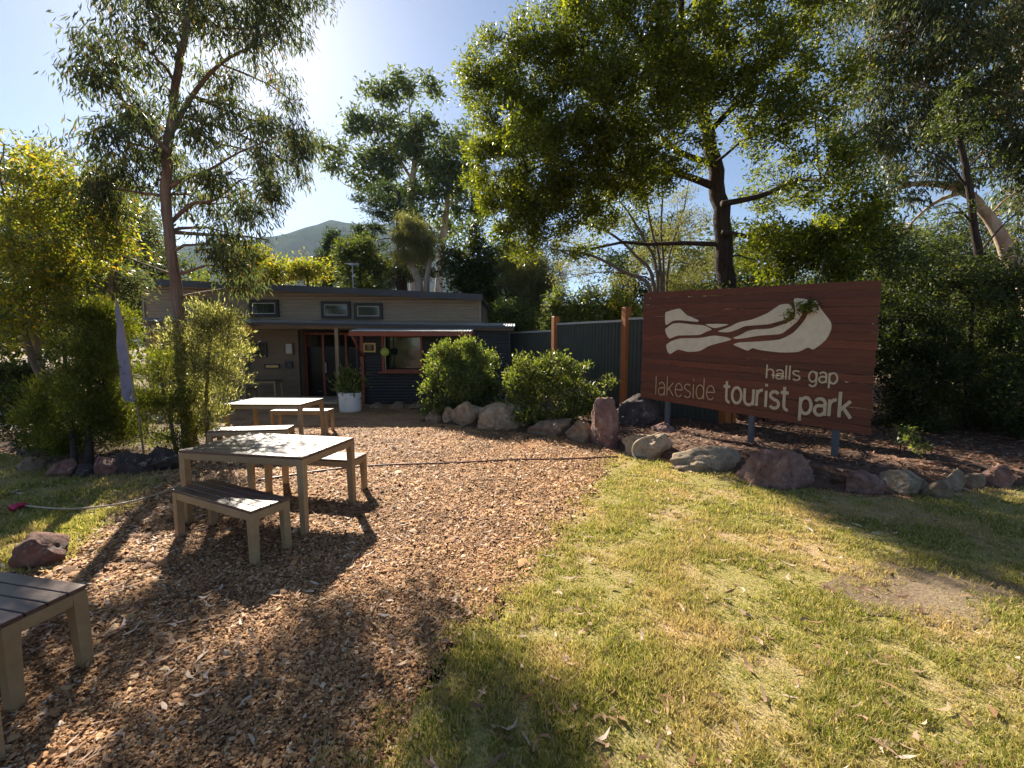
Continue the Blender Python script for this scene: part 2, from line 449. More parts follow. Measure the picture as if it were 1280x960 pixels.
def at(pts, d):                   # pixel polyline at one distance
    return [D(p[0], p[1], p[2] if len(p) > 2 else d) for p in pts]
def foot(px, d):                  # the ground point of column px at distance d
    r = ray(px, 500); dd = d
    p = D(px, 500, dd); return Vector((p.x, d, -.02))
# ================================================================== THE SETTING
def inside(poly, x, y):
    """vectorised point in polygon"""
    x = np.asarray(x); y = np.asarray(y); res = np.zeros(x.shape, bool); n = len(poly)
    for i in range(n):
        x1, y1 = poly[i]; x2, y2 = poly[(i + 1) % n]
        c = ((y1 > y) != (y2 > y)) & (x < (x2 - x1) * (y - y1) / ((y2 - y1) if y2 != y1 else 1e-9) + x1)
        res ^= c
    return res
def edge_dist(poly, x, y):
    d = np.full(np.shape(x), 1e9); n = len(poly)
    for i in range(n):
        a = np.array(poly[i]); b = np.array(poly[(i + 1) % n]); ab = b - a
        t = np.clip(((x - a[0]) * ab[0] + (y - a[1]) * ab[1]) / max(ab @ ab, 1e-9), 0, 1)
        d = np.minimum(d, np.hypot(x - a[0] - t * ab[0], y - a[1] - t * ab[1]))
    return d
def sheet(name, poly, z, m, label=None, wob=0.0, step=.12):
    """flat sheet with a slightly wandering edge"""
    pts = []
    n = len(poly)
    for i in range(n):
        a = Vector(poly[i]); b = Vector(poly[(i + 1) % n]); L = (b - a).length; k = max(1, int(L / step)) if wob else 1
        for j in range(min(k, 200)):
            p = a.lerp(b, j / min(k, 200))
            w = noise.noise(Vector((p.x * 3, p.y * 3, 0))) * wob + noise.noise(Vector((p.x * 11, p.y * 11, 4))) * wob * .5
            if name == 'lawn' and p.x > 1.7: w *= .15
            nrm = Vector((-(b - a).y, (b - a).x)).normalized() if L > 0 else Vector((0, 0))
            p = p + nrm * w
            pts.append((p.x, p.y, z))
    bm = bmesh.new(); vs = [bm.verts.new(p) for p in pts]; f = bm.faces.new(vs)
    if f.normal.z < 0: f.normal_flip()
    bmesh.ops.triangulate(bm, faces=[f])
    for f in bm.faces:
        if f.normal.z < 0: f.normal_flip()
    me = bpy.data.meshes.new(name); bm.to_mesh(me); bm.free()
    o = link(name, me, m); o['kind'] = 'structure'
    return o
def gp(*pix): return [(G(*p).x, G(*p).y) for p in pix]

mb = MB(); mb.add([(-3400, -300, -.03), (3400, -300, -.03), (3400, 1700, -.03), (-3400, 1700, -.03)], [(0, 1, 2, 3)])
tag(mb.build('ground', M['earth']), kind='structure')

LAWN_R = gp((772, 568), (750, 600), (705, 660), (640, 740), (570, 785), (530, 850), (490, 900), (455, 960)) + [(-.75, -.5), (-.8, -6), (12, -6), (12, 5.0)] + gp((1275, 612), (1150, 622), (1080, 622), (1000, 612), (930, 597), (870, 585), (800, 572))
LAWN_L = gp((212, 592), (150, 640), (88, 695), (40, 715)) + [(-4.6, 2.7), (-9, 1.2), (-14, 3), (-14, 6.4)] + gp((0, 566), (100, 592), (170, 592))
GRAVEL = [(-9, -6), (9, -6), (9, 12.6), (-12, 12.6), (-13, 6)]
sheet('gravel_yard', GRAVEL, -.012, M['gravel'])
sheet('lawn', LAWN_R, -.004, M['lawn'], wob=.26)
sheet('side_lawn', LAWN_L, -.003, M['lawn'], wob=.08)
BARE = gp((1030, 735), (1080, 705), (1150, 700), (1230, 715), (1290, 745), (1240, 775), (1160, 785), (1080, 770))
sheet('bare_earth_patch', BARE, .001, M['earth'], wob=.12)
sheet('driveway', [(-40, 8.6), (-7.3, 7.2), (-7.6, 9.6), (-10, 11), (-40, 13)], -.006, M['path'], wob=.1)
BED_R = gp((735, 545), (770, 562), (800, 568), (870, 581), (930, 593), (1000, 608), (1080, 618), (1150, 618), (1275, 608)) + [(16, 5.2), (18, 22), (3, 22), (0.3, 13), (-1.9, 10.6)] + gp((520, 526), (560, 530), (640, 540))
BED_L = gp((0, 560), (60, 588), (120, 590), (215, 588), (250, 575), (268, 550), (290, 530)) + [(-7.6, 9.8), (-14, 6.6)]
def mound(name, poly, h, x0, x1, y0, y1, st):
    nx = int((x1 - x0) / st); ny = int((y1 - y0) / st)
    X, Y = np.meshgrid(np.linspace(x0, x1, nx), np.linspace(y0, y1, ny))
    ins = inside(poly, X, Y); dd = edge_dist(poly, X, Y)
    Z = np.where(ins, -.03 + (h + .03) * np.clip(dd / .45, 0, 1) ** .7, -.06)
    N = np.array([noise.noise(Vector((x * 1.7, y * 1.7, 1))) * .035 + noise.noise(Vector((x * 5, y * 5, 3))) * .015 for x, y in zip(X.ravel(), Y.ravel())]).reshape(X.shape)
    Z = Z + np.where(ins, N * np.clip(dd / .5, 0, 1), 0)
    v = np.stack([X, Y, Z], -1).reshape(-1, 3)
    i = np.arange(ny * nx).reshape(ny, nx)
    q = np.stack([i[:-1, :-1], i[:-1, 1:], i[1:, 1:], i[1:, :-1]], -1).reshape(-1, 4)
    q = q[(v[q][:, :, 2] > -.055).any(1)]
    me = np_mesh(name, v, 4, q.ravel())
    me.polygons.foreach_set('use_smooth', np.ones(len(q), bool))
    o = link(name, me, M['bed']); o['kind'] = 'structure'
    def hz(x, y):
        ix = np.clip(((np.asarray(x) - x0) / (x1 - x0) * (nx - 1)).round().astype(int), 0, nx - 1)
        iy = np.clip(((np.asarray(y) - y0) / (y1 - y0) * (ny - 1)).round().astype(int), 0, ny - 1)
        return np.maximum(Z[iy, ix], -.012)
    return hz
hz_r = mound('garden_bed', BED_R, .14, -2.2, 18.2, 4.4, 22.2, .13)
hz_l = mound('side_garden_bed', BED_L, .10, -14.2, -4.4, 5.0, 10.2, .13)
def gz(x, y):
    a = float(hz_r(x, y)) if (-2.2 < x < 18.2 and 4.4 < y < 22.2) else 0
    b = float(hz_l(x, y)) if (-14.2 < x < -4.4 and 5.0 < y < 10.2) else 0
    return max(a, b, 0)

# pebbles, grass blades and litter lie on those sheets; too many to count
def scatter(n, x0, x1, y0, y1, poly, fade=None, jit=.05):
    x = rng.uniform(x0, x1, n); y = rng.uniform(y0, y1, n)
    if fade:
        k = rng.random(n) < np.minimum(1, (fade / np.maximum(np.hypot(x, y), .3)) ** 1.6); x, y = x[k], y[k]
    vis = (np.abs(x) < 1.36 * y + .5) & (y > 1.2); x, y = x[vis], y[vis]
    k = inside(poly, x + rng.normal(size=len(x)) * jit, y + rng.normal(size=len(x)) * jit)
    return x[k], y[k]
def pebbles(n):
    x = rng.uniform(-8, 2.2, n); y = rng.uniform(1.3, 9, n)
    k = (rng.random(n) < np.minimum(1, (2.6 / np.hypot(x, y)) ** 1.7)) & (np.abs(x) < 1.36 * y + .4)
    x, y = x[k], y[k]
    j = rng.normal(size=(2, len(x))) * .09
    k = ~inside(LAWN_R, x + j[0], y + j[1]) & ~inside(LAWN_L, x + j[0], y + j[1]) & ~inside(BED_R, x, y) & ~inside(BED_L, x, y)
    x, y = x[k], y[k]; m = len(x)
    s = rng.lognormal(np.log(.0066), .45, m) * np.clip(np.hypot(x, y) / 3.0, 1, 1.7)
    ax = np.stack([s * rng.uniform(.8, 1.6, m), s * rng.uniform(.6, 1, m), s * rng.uniform(.35, .7, m)], 1)
    o = np.array([[1, 0, 0], [-1, 0, 0], [0, 1, 0], [0, -1, 0], [0, 0, 1], [0, 0, -1]], float)
    v = o[None] * ax[:, None] * rng.uniform(.75, 1.2, (m, 6, 1)) + rng.normal(size=(m, 6, 3)) * (s * .15)[:, None, None]
    a = rng.uniform(0, 6.28, m); t = rng.normal(0, .35, m)
    ct, st = np.cos(t)[:, None], np.sin(t)[:, None]
    vx, vz = v[..., 0] * ct - v[..., 2] * st, v[..., 0] * st + v[..., 2] * ct
    ca, sa = np.cos(a)[:, None], np.sin(a)[:, None]
    V = np.stack([vx * ca - v[..., 1] * sa + x[:, None], vx * sa + v[..., 1] * ca + y[:, None], vz + (rng.uniform(-.004, .008, m))[:, None]], -1)
    fc = np.array([[0, 2, 4], [2, 1, 4], [1, 3, 4], [3, 0, 4]])
    me = np_mesh('gravel_stones', V.reshape(-1, 3), 3, (fc[None] + (np.arange(m) * 6)[:, None, None]).ravel())
    o = link('gravel_stones', me, M['pebble'])
    tag(o, 'loose tan and brown gravel stones covering the yard', 'gravel', kind='stuff')
pebbles(980000)
def blades(name, label, x, y, h0):
    n = len(x)
    cl = np.array([noise.noise(Vector((a * 2.2, b_ * 2.2, 9))) + .8 * noise.noise(Vector((a * 9, b_ * 9, 2))) for a, b_ in zip(x, y)])
    k = rng.random(n) < np.clip(.72 + cl * .9, .15, 1); x, y, cl = x[k], y[k], cl[k]; n = len(x)
    h = h0 * rng.uniform(.45, 1.3, n) * np.clip(1.0 + cl * 1.1, .45, 2.0); w = .0035 * rng.uniform(.7, 1.4, n) * np.clip(np.hypot(x, y) / 3, 1, 2.2)
    a = rng.uniform(0, 6.28, n); lean = rng.normal(0, .55, (n, 2)) * h[:, None]
    V = np.empty((n, 3, 3))
    V[:, 0] = np.stack([x - np.cos(a) * w, y - np.sin(a) * w, np.full(n, -.006)], 1)
    V[:, 1] = np.stack([x + np.cos(a) * w, y + np.sin(a) * w, np.full(n, -.006)], 1)
    V[:, 2] = np.stack([x + lean[:, 0], y + lean[:, 1], h], 1)
    me = np_mesh(name, V.reshape(-1, 3), 3, np.arange(n * 3))
    tag(link(name, me, M['grass']), label, 'grass', kind='stuff')
gx, gy = scatter(1100000, -2.2, 8, 1.2, 6.6, LAWN_R, 2.6, .17)
k = ~inside(BARE, gx, gy) | (rng.random(len(gx)) < .12 + .9 * np.clip(.25 - edge_dist(BARE, gx, gy), 0, .25) * 4)
gx, gy = gx[k], gy[k]
blades('lawn_grass', 'short patchy lawn grass in front of the wooden sign', gx, gy, .026)
gx, gy = scatter(260000, -9, -2.8, 2, 6.6, LAWN_L, 4.5, .08)
blades('side_lawn_grass', 'shaded strip of lawn grass beside the row of dark rocks', gx, gy, .035)
def litter(name, label, x, y, z, L, W, m, up=.35):
    n = len(x); c = np.stack([x, y, z], 1)
    a = rng.uniform(0, 6.28, n); ax = unit(np.stack([np.cos(a), np.sin(a), rng.normal(0, up * .5, n)], 1))
    L = L * rng.uniform(.3, 1.35, n); W = W * rng.uniform(.5, 1.25, n)
    s = unit(np.cross(ax, np.tile([0, 0, 1.], (n, 1)) + rng.normal(size=(n, 3)) * up)); nn = np.cross(s, ax); nn *= np.sign(nn[:, 2:3])
    V = np.empty((n, 6, 3)); L = L[:, None]; W = W[:, None]; cu = rng.normal(0, .22, (n, 1)); li = rng.uniform(0, .25, (n, 1))
    V[:, 0] = c - ax * L * .5 + nn * L * li
    V[:, 1] = c - ax * L * .12 + s * (W * .5 + L * cu * .8); V[:, 2] = c + ax * L * .2 + s * (W * .42 + L * cu * .7)
    V[:, 3] = c + ax * L * .5 + nn * L * li * .7
    V[:, 4] = c + ax * L * .2 - s * (W * .42 - L * cu * .7); V[:, 5] = c - ax * L * .12 - s * (W * .5 - L * cu * .8)
    q = np.array([[0, 1, 2, 5], [2, 3, 4, 5]])
    me = np_mesh(name, V.reshape(-1, 3), 4, (q[None] + (np.arange(n) * 6)[:, None, None]).ravel())
    tag(link(name, me, m), label, 'leaf litter', kind='stuff')
n = 12000; lx = rng.uniform(-6, 6, n); ly = 1.3 + rng.random(n) ** 1.5 * 7
k = ~inside(BED_R, lx, ly) & ~inside(BED_L, lx, ly); lx, ly = lx[k], ly[k]
k = rng.random(len(lx)) < np.where(inside(LAWN_R, lx, ly), .34, .7) * np.clip(.75 + 1.6 * np.array([noise.noise(Vector((a * 1.4, b_ * 1.4, 5))) for a, b_ in zip(lx, ly)]), .12, 1.5); lx, ly = lx[k], ly[k]
litter('fallen_leaves', 'dry curled gum leaves scattered over the gravel and lawn', lx, ly, np.full(len(lx), .014), .095, .019, M['litter'])
n = 26000; lx = rng.uniform(-1.8, 12, n); ly = rng.uniform(4.8, 14, n); k = inside(BED_R, lx, ly) & (edge_dist(BED_R, lx, ly) > .05); lx, ly = lx[k], ly[k]
litter('bed_litter', 'red brown bark and leaf litter on the bed under the sign', lx, ly, hz_r(lx, ly) + .016, .11, .03, M['mulch'])
n = 6000; lx = rng.uniform(-11, -4.4, n); ly = rng.uniform(5, 10, n); k = inside(BED_L, lx, ly); lx, ly = lx[k], ly[k]
litter('side_bed_litter', 'dark leaf litter under the shrubs beside the kiosk', lx, ly, hz_l(lx, ly) + .014, .075, .022, M['mulch'])

# the wooded range far behind the kiosk
def hills():
    nx, ny = 160, 30; v = []
    prof = [(-2600, 120), (-1500, 260), (-900, 330), (-700, 345), (-560, 400), (-430, 380), (-330, 392), (-200, 280), (0, 150), (300, 110), (900, 120), (2000, 110), (3200, 90)]
    for j in range(ny):
        for i in range(nx):
            x = -2600 + 5800 * i / (nx - 1); t = j / (ny - 1); y = 820 + 700 * t
            for a, b in zip(prof, prof[1:]):
                if a[0] <= x <= b[0]:
                    h = a[1] + (b[1] - a[1]) * (x - a[0]) / (b[0] - a[0])
            z = h * math.sin(min(1, t * 1.25) * math.pi / 2) ** 1.2 * 1.0 if t < .8 else h * (1 - (t - .8))
            z += noise.fractal(Vector((x / 160, y / 160, 0)), 1, 2, 6) * 26 * t
            v.append((x, y, z - 6))
    f = [(j * nx + i, j * nx + i + 1, (j + 1) * nx + i + 1, (j + 1) * nx + i) for j in range(ny - 1) for i in range(nx - 1)]
    mb = MB(); mb.add(v, f, 0, True)
    tag(mb.build('hills', M['hill']), kind='structure')
hills()

# ================================================================== KIOSK BUILDING
def corr(p0, p1, up, pitch, amp, out, horizontal=True, k=6):
    """corrugated sheet between p0-p1 (one edge) and p0+up, p1+up; ridges along p0->p1 when horizontal"""
    p0, p1, up, out = Vector(p0), Vector(p1), Vector(up), Vector(out)
    mb = MB(); L = up.length if horizontal else (p1 - p0).length
    n = max(2, int(L / pitch * k)); vs = []
    for i in range(n + 1):
        t = i / n; w = amp * math.cos(2 * math.pi * t * L / pitch)
        if horizontal: a = p0 + up * t + out * w; b = p1 + up * t + out * w
        else: a = p0.lerp(p1, t) + out * w; b = a + up
        vs += [a, b]
    mb.add(vs, [(2 * i, 2 * i + 1, 2 * i + 3, 2 * i + 2) for i in range(n)], 0, False)
    return mb
def slab(mb, x0, x1, y0, y1, zl0, zl1, zr0, zr1, mi=0):   # box whose bottom/top run from the left height to the right height
    mb.hexa([(x0, y0, zl0), (x1, y0, zr0), (x1, y1, zr0), (x0, y1, zl0)], [(x0, y0, zl1), (x1, y0, zr1), (x1, y1, zr1), (x0, y1, zl1)], mi)
kb = empty('kiosk_building', (-6.5, 14, 0)); tag(kb, 'low beige corrugated kiosk with dark skillion roof and verandah behind the tables', 'building')
def kpart(mb, name, m, parent=None):
    o = mb.build(name, m, parent or kb)
    if parent is None: o.matrix_parent_inverse = Matrix.Translation((6.5, -14, 0))
    else: o.matrix_parent_inverse = Matrix.Identity(4)
    return o
YW = 14.0; XL, XR = -12.2, -1.08
def roofz(x): return 3.88 + (3.36 - 3.88) * (x - XL) / (XR - XL)
def eavez(x): return 2.50 + (2.32 - 2.50) * (x + 11) / 11
# upper wall: horizontal corrugation, cut by the slope of the roof
vs = []; fs = []; mb = MB(); z = 2.36; n = 0
zs = []
while z < 3.9: zs.append(z); z += .0125
for i, z in enumerate(zs):
    w = .016 * math.cos(2 * math.pi * z / .11)
    # right end stops where the roof comes down
    xr = XR if z <= roofz(XR) - .1 else max(XL + .05, XL + (3.78 - z) / (3.78 - 3.26) * (XR - XL))
    vs += [(XL, YW + w, min(z, 3.78)), (xr, YW + w, min(z, 3.78))]
mb.add(vs, [(2 * i, 2 * i + 1, 2 * i + 3, 2 * i + 2) for i in range(len(zs) - 1)])
kpart(mb, 'upper_wall', M['clad'])
mb = MB(); mb.box((XR + .02, YW - .01, 2.85), (.06, .06, 1.0)); kpart(mb, 'corner_trim', M['clad']); mb = MB(); mb.box((XL - .02, YW - .01, 3.0), (.06, .06, 1.4)); kpart(mb, 'corner_trim', M['clad'])
XD0, XK0 = D(374, 450, 14).x, -4.62
mb = MB(); slab(mb, XL, XR, YW + .03, 15.5, 2.30, 3.76, 2.28, 3.24); kpart(mb, 'lintel', M['clad'])
mb = MB(); mb.box(((XL + XD0) / 2, 14.77, 1.14), (XD0 - XL, 1.46, 2.28)); kpart(mb, 'side_room', M['clad'])
mb = MB(); slab(mb, XL, XR, 15.5, 20, 0, 3.76, 0, 3.24); kpart(mb, 'rear_block', M['clad'])
rf = MB(); slab(rf, XL - .25, XR + .12, 13.45, 20.3, 3.80, 3.86, 3.28, 3.34); roof = kpart(rf, 'roof', M['fascia'])
fa = MB(); slab(fa, XL - .27, XR + .14, 13.40, 13.447, 3.70, 3.90, 3.18, 3.38); kpart(fa, 'fascia', M['fascia'])
# clerestory windows
for (a, b, t, bt) in ((312, 348, 375, 396), (402, 438, 377, 398), (443, 478, 379, 399), (228, 262, 374, 396)):
    p = D((a + b) / 2, (t + bt) / 2, YW - .05); w = (b - a) * YW / FPX; h = (bt - t) * YW / FPX
    f = MB()
    for s in (-1, 1):
        f.box((p.x + s * (w / 2 - .05), YW - .04, p.z), (.10, .09, h)); f.box((p.x, YW - .041, p.z + s * (h / 2 - .05)), (w - .2, .088, .10))
    win = kpart(f, 'window', M['black'])
    gl = MB(); gl.box((p.x, YW - .03, p.z), (w - .2, .02, h - .2)); kpart(gl, 'pane', M['glass'], win)
    fr = MB()
    for s in (-1, 1): fr.box((p.x + s * (w / 2 - .115), YW - .05, p.z), (.03, .03, h - .2)); fr.box((p.x, YW - .051, p.z + s * (h / 2 - .115)), (w - .26, .03, .03))
    kpart(fr, 'sash', M['rail'], win)
# lower tan wall left of the door, with wide shallow boards
xd = D(374, 450, 14).x
mb = MB(); z = 0.0
while z < 2.2:
    mb.box(((XL + xd) / 2, 13.93, z + .093), (xd - XL, .05, .18)); z += .186
kpart(mb, 'lower_wall', M['lower'])
mb = MB(); mb.box((xd + .03, 13.9, 1.12), (.10, .16, 2.24)); kpart(mb, 'door_jamb', M['lower'])
# doorway: dark glazed screen set back
xk = -4.62
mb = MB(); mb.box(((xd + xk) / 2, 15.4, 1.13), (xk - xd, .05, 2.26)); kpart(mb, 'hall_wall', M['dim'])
dr = empty('door'); dr.parent = kb; dr.matrix_parent_inverse = Matrix.Translation((6.5, -14, 0))
def dpart(mb, name, m): o = mb.build(name, m, dr); return o
mb = MB()
for xx in (xd + .12, xd + .72, xd + 1.5, xk - .08): mb.box((xx, 14.25, 1.06), (.07, .07, 2.12))
mb.box(((xd + xk) / 2, 14.25, 2.15), (xk - xd - .1, .07, .07)); dpart(mb, 'frame', M['red'])
mb = MB(); mb.box(((xd + xk) / 2, 14.255, .86), (xk - xd - .2, .012, 1.7)); dpart(mb, 'glass', M['door_glass'])
mb = MB(); mb.box((xd + .8, 14.2, 1.0), (.03, .05, .35)); dpart(mb, 'handle', M['rail'])
# verandah
YV = 12.35
mb = MB(); L = 11.0; n = int(L / .076 * 6); vs = []
for i in range(n + 1):
    x = -11.6 + 11.7 * i / n; w = .009 * math.cos(2 * math.pi * x / .076); zz = eavez(x)
    vs += [(x, YV - .12, zz + w), (x, YW - .02, zz + .17 + w)]
mb.add(vs, [(2 * i, 2 * i + 2, 2 * i + 3, 2 * i + 1) for i in range(n)])
kpart(mb, 'verandah_roof', M['zinc'])
mb = MB(); slab(mb, -11.5, .05, YV - .03, YV + .06, 2.36, 2.475, 2.185, 2.295); kpart(mb, 'verandah_beam', M['lower'])
mb = MB(); slab(mb, -11.58, .08, YV - .10, YV - .07, 2.425, 2.485, 2.245, 2.305); kpart(mb, 'gutter', M['fascia'])
for px in (304, 422, 188):
    x = D(px, 450, YV).x; mb = MB(); mb.box((x, YV + .01, (eavez(x) - .14) / 2), (.10, .09, eavez(x) - .14)); kpart(mb, 'verandah_post', M['frame'])
mb = MB(); mb.box((-7, 13.2, .02), (9.4, 1.4, .08)); kpart(mb, 'verandah_floor', M['path'])
# charcoal serving bay on the right, horizontal ribs
X0, X1, YK = -4.60, -.10, 12.45
sx0, sx1, sz0, sz1 = D(479, 440, YK).x, D(527, 440, YK).x, D(500, 463, YK).z, D(500, 420, YK).z
def ribs(x0, x1, z0, z1, name):
    mb = corr((x0, YK, z0), (x1, YK, z0), (0, 0, z1 - z0), .09, .008, (0, 1, 0)); kpart(mb, name, M['black'])
ribs(X0, sx0, 0, 2.2, 'bay_wall'); ribs(sx1, X1, 0, 2.2, 'bay_wall'); ribs(sx0, sx1, 0, sz0, 'bay_wall'); ribs(sx0, sx1, sz1, 2.2, 'bay_wall')
mb = MB(); mb.box((X0 - .02, 13.2, 1.1), (.05, 1.6, 2.2)); kpart(mb, 'bay_side', M['black']); mb = MB(); mb.box((X1 + .02, 13.2, 1.1), (.05, 1.6, 2.2)); kpart(mb, 'bay_side', M['black'])
sw = MB(); w = sx1 - sx0; h = sz1 - sz0; xc, zc = (sx0 + sx1) / 2, (sz0 + sz1) / 2
for s in (-1, 1): sw.box((xc + s * (w / 2), YK - .02, zc), (.06, .08, h + .06)); sw.box((xc, YK - .021, zc + s * h / 2), (w - .06, .078, .06))
serv = kpart(sw, 'serving_window', M['red'])
mb = MB(); mb.box((xc, YK + .3, zc), (w, .02, h)); kpart(mb, 'pane', M['glass'], serv)
mb = MB(); mb.box((xc, YK - .12, sz0 - .05), (w + .2, .24, .04)); kpart(mb, 'counter', M['red'], serv)
# red awning with a bright sheet on it
ax0, ax1 = D(443, 412, 12.0).x, D(592, 414, 12.0).x
mb = MB(); n = int((ax1 - ax0) / .076 * 6); vs = []
for i in range(n + 1):
    x = ax0 + (ax1 - ax0) * i / n; w = .009 * math.cos(2 * math.pi * x / .076); vs += [(x, 11.55, 2.15 + w), (x, YK - .02, 2.27 + w)]
mb.add(vs, [(2 * i, 2 * i + 2, 2 * i + 3, 2 * i + 1) for i in range(n)])
aw = kpart(mb, 'awning', M['zinc'])
mb = MB(); mb.box(((ax0 + ax1) / 2, 11.58, 2.07), (ax1 - ax0, .05, .11))
for s in (0, 1): mb.box((ax0 + .03 + s * (ax1 - ax0 - .06), 12.02, 2.10), (.05, .83, .09))
kpart(mb, 'awning_frame', M['red'], aw)
for xx in (ax0 + .06, ax1 - .06):
    mb = MB(); mb.box((xx, 12.40, 1.05), (.09, .07, 2.1)); mb.tube([(xx, 12.36, 1.45), (xx, 11.66, 2.02)], .035, 6); kpart(mb, 'awning_bracket', M['red'], aw)
# things fixed to the walls
def wall_thing(name, label, cat, px, py, wp, hp, d, frame_m, face_m, bw=.05, th=.04):
    p = D(px, py, d); w = wp * d / FPX; h = hp * d / FPX; r = empty(name, (p.x, d, p.z)); tag(r, label, cat)
    f = MB()
    for s in (-1, 1): f.box((s * (w / 2 - bw / 2), 0, 0), (bw, th, h)); f.box((0, .001, s * (h / 2 - bw / 2)), (w - 2 * bw, th - .004, bw))
    f.build('frame', frame_m, r)
    m = MB(); m.box((0, .008, 0), (w - 2 * bw, th - .02, h - 2 * bw)); m.build('face', face_m, r)
    return r
wall_thing('notice_board', 'dark framed notice board on the tan wall beside the slim blue framed window', 'notice board', 324, 437, 18, 19, 13.87, M['black'], M['dim'])
wall_thing('poster_frame', 'small framed poster on tan wall next to the doorway', 'poster', 361, 436, 11, 15, 13.87, M['lower'], M['paper'], .04)
wall_thing('letter_slot', 'long brass coloured letter slot low on the tan wall', 'letter slot', 340, 458, 19, 6, 13.87, M['black'], M['yellow'], .04)
wall_thing('meter_box', 'small dark green box on tan wall below the framed poster', 'box', 361, 456, 9, 9, 13.87, M['black'], M['fence'], .05)
wall_thing('side_window', 'slim tall blue framed window on tan wall behind pale tipped shrub', 'window', 304, 442, 12, 45, 13.87, M['fascia'], M['glass'], .06)
wr = wall_thing('menu_board', 'small yellow framed menu board on charcoal wall under the awning', 'sign', 462, 434.5, 15, 11.5, YK - .05, M['yellow'], M['dim'], .045)
for i in range(4):
    m = MB(); m.box((0, -.012, .06 - i * .035), (.16 - .03 * (i % 2), .004, .010)); m.build('text_line', M['yellow'], wr)
wall_thing('red_wall_sign', 'small red sign on kiosk wall seen behind the leafy shrubs', 'sign', 194, 426, 15, 24, 13.87, M['red'], M['red'], .05)
p = D(308, 411, 12.2); r = empty('orange_lantern', (p.x, 12.2, p.z)); tag(r, 'round orange lantern hanging under verandah beside pale tipped shrub', 'lantern')
m = MB(); m.tube([(0, 0, -.13), (0, 0, -.09), (0, 0, 0), (0, 0, .09), (0, 0, .13)], [.05, .14, .18, .14, .05], 12); m.build('shade', M['orange'], r)
m = MB(); m.tube([(0, 0, .13), (0, 0, eavez(p.x) - .16 - p.z)], .008, 5); m.build('cord', M['black'], r)
p = D(481, 440, 12.25); r = empty('round_lime_sign', (p.x, 12.25, p.z)); tag(r, 'round lime green disc sign on thin pole at the serving window', 'sign')
m = MB(); m.tube([(0, .012, 0), (0, -.012, 0)], .125, 20); m.build('disc', M['lime'], r)
m = MB(); m.tube([(0, .03, -.62), (0, .03, .62)], .018, 6); m.build('pole', M['tan_paint'], r)
# aerial on a mast behind the roof ridge
p = D(441, 345, 17); r = empty('roof_aerial', (p.x, 17, 3.5)); tag(r, 'thin television aerial standing on the kiosk roof', 'aerial')
m = MB(); m.tube([(0, 0, -.1), (0, 0, 1.55)], .025, 6); m.build('mast', M['rail'], r)
for i in range(4):
    m = MB(); m.tube([(-.3 + .04 * i, -.1 + i * .12, 1.5), (.3 - .04 * i, -.1 + i * .12, 1.5)], .012, 5); m.build('rod', M['rail'], r)

# ================================================================== FENCE
def fence():
    q0 = Vector((-.05, 13.6)); q1 = Vector((1.2, 11.6)); q2 = Vector((2.72, 10.0)); q3 = Vector((4.4, 8.5))
    r = empty('steel_fence', (q1.x, q1.y, 0)); tag(r, 'dark green ribbed steel fence with rust red timber posts and pale top rail', 'fence')
    off = Vector((q1.x, q1.y, 0))
    for a, b, z in ((q0, q1, 2.18), (q1, q2, 2.36), (q2, q3, 2.40)):
        dr_ = (b - a).normalized(); nr = Vector((dr_.y, -dr_.x, 0)) if dr_.y * -1 < 0 else Vector((-dr_.y, dr_.x, 0))
        nr = Vector((dr_.y, -dr_.x, 0))
        if nr.y > 0: nr = -nr
        L = (b - a).length; n = max(2, int(L / .095)); prof = []
        for i in range(n):
            for u, w in ((0, 0), (.35, 0), (.5, .022), (.85, .022)): prof.append((min(1, (i + u) / n), w))
        prof.append((1, 0)); mb = MB(); vs = []
        for u, w in prof:
            p = a.lerp(b, u); P3 = Vector((p.x, p.y, 0)) + nr * w - off; vs += [P3 + Vector((0, 0, .04)), P3 + Vector((0, 0, z - .03))]
        mb.add(vs, [(2 * i, 2 * i + 2, 2 * i + 3, 2 * i + 1) for i in range(len(prof) - 1)]); mb.build('panel', M['fence'], r)
        mb = MB(); c = (a + b) / 2; ang = math.atan2(dr_.y, dr_.x)
        mb.box(Vector((c.x, c.y, z - .02)) + nr * .01 - off, (L - .12, .07, .05), Matrix.Rotation(ang, 3, 'Z')); mb.build('top_rail', M['rail'], r)
    for q, h in ((q1, 2.55), (q2, 2.66), (q3, 2.6)):
        mb = MB(); mb.box(Vector((q.x, q.y, h / 2)) - off, (.17, .17, h), Matrix.Rotation(.4, 3, 'Z'), 0, .012); mb.build('post', M['rust'], r)
fence()
# ================================================================== THE TIMBER SIGN
SL = Vector((2.60, 8.34, 0)); SR_ = Vector((4.90, 5.60, 0))
SU = (SR_ - SL).normalized(); SN = Vector((-.766, -.643, 0)).normalized(); SN = (SN - SU * SN.dot(SU)).normalized()
def on_sign(px, py):
    r = ray(px, py); o = Vector((0, 0, EYE)); t = (SL - o).dot(SN) / r.dot(SN); p = o + r * t
    return (p - SL).dot(SU), p.z
sign = empty('timber_sign', (SL + SR_) / 2); tag(sign, 'large red brown slatted timber sign with cream river emblem and lettering', 'sign')
SO = (SL + SR_) / 2
def S3(u, z, n=0.0): return SL + SU * u + SN * n + Vector((0, 0, z)) - SO
uz = [on_sign(806, 366), on_sign(800, 497), on_sign(1090, 545), on_sign(1099, 350)]
u0 = (uz[0][0] + uz[1][0]) / 2; u1 = (uz[2][0] + uz[3][0]) / 2
zb0, zb1, zt0, zt1 = uz[1][1], uz[2][1], uz[0][1], uz[3][1]
NB = 18
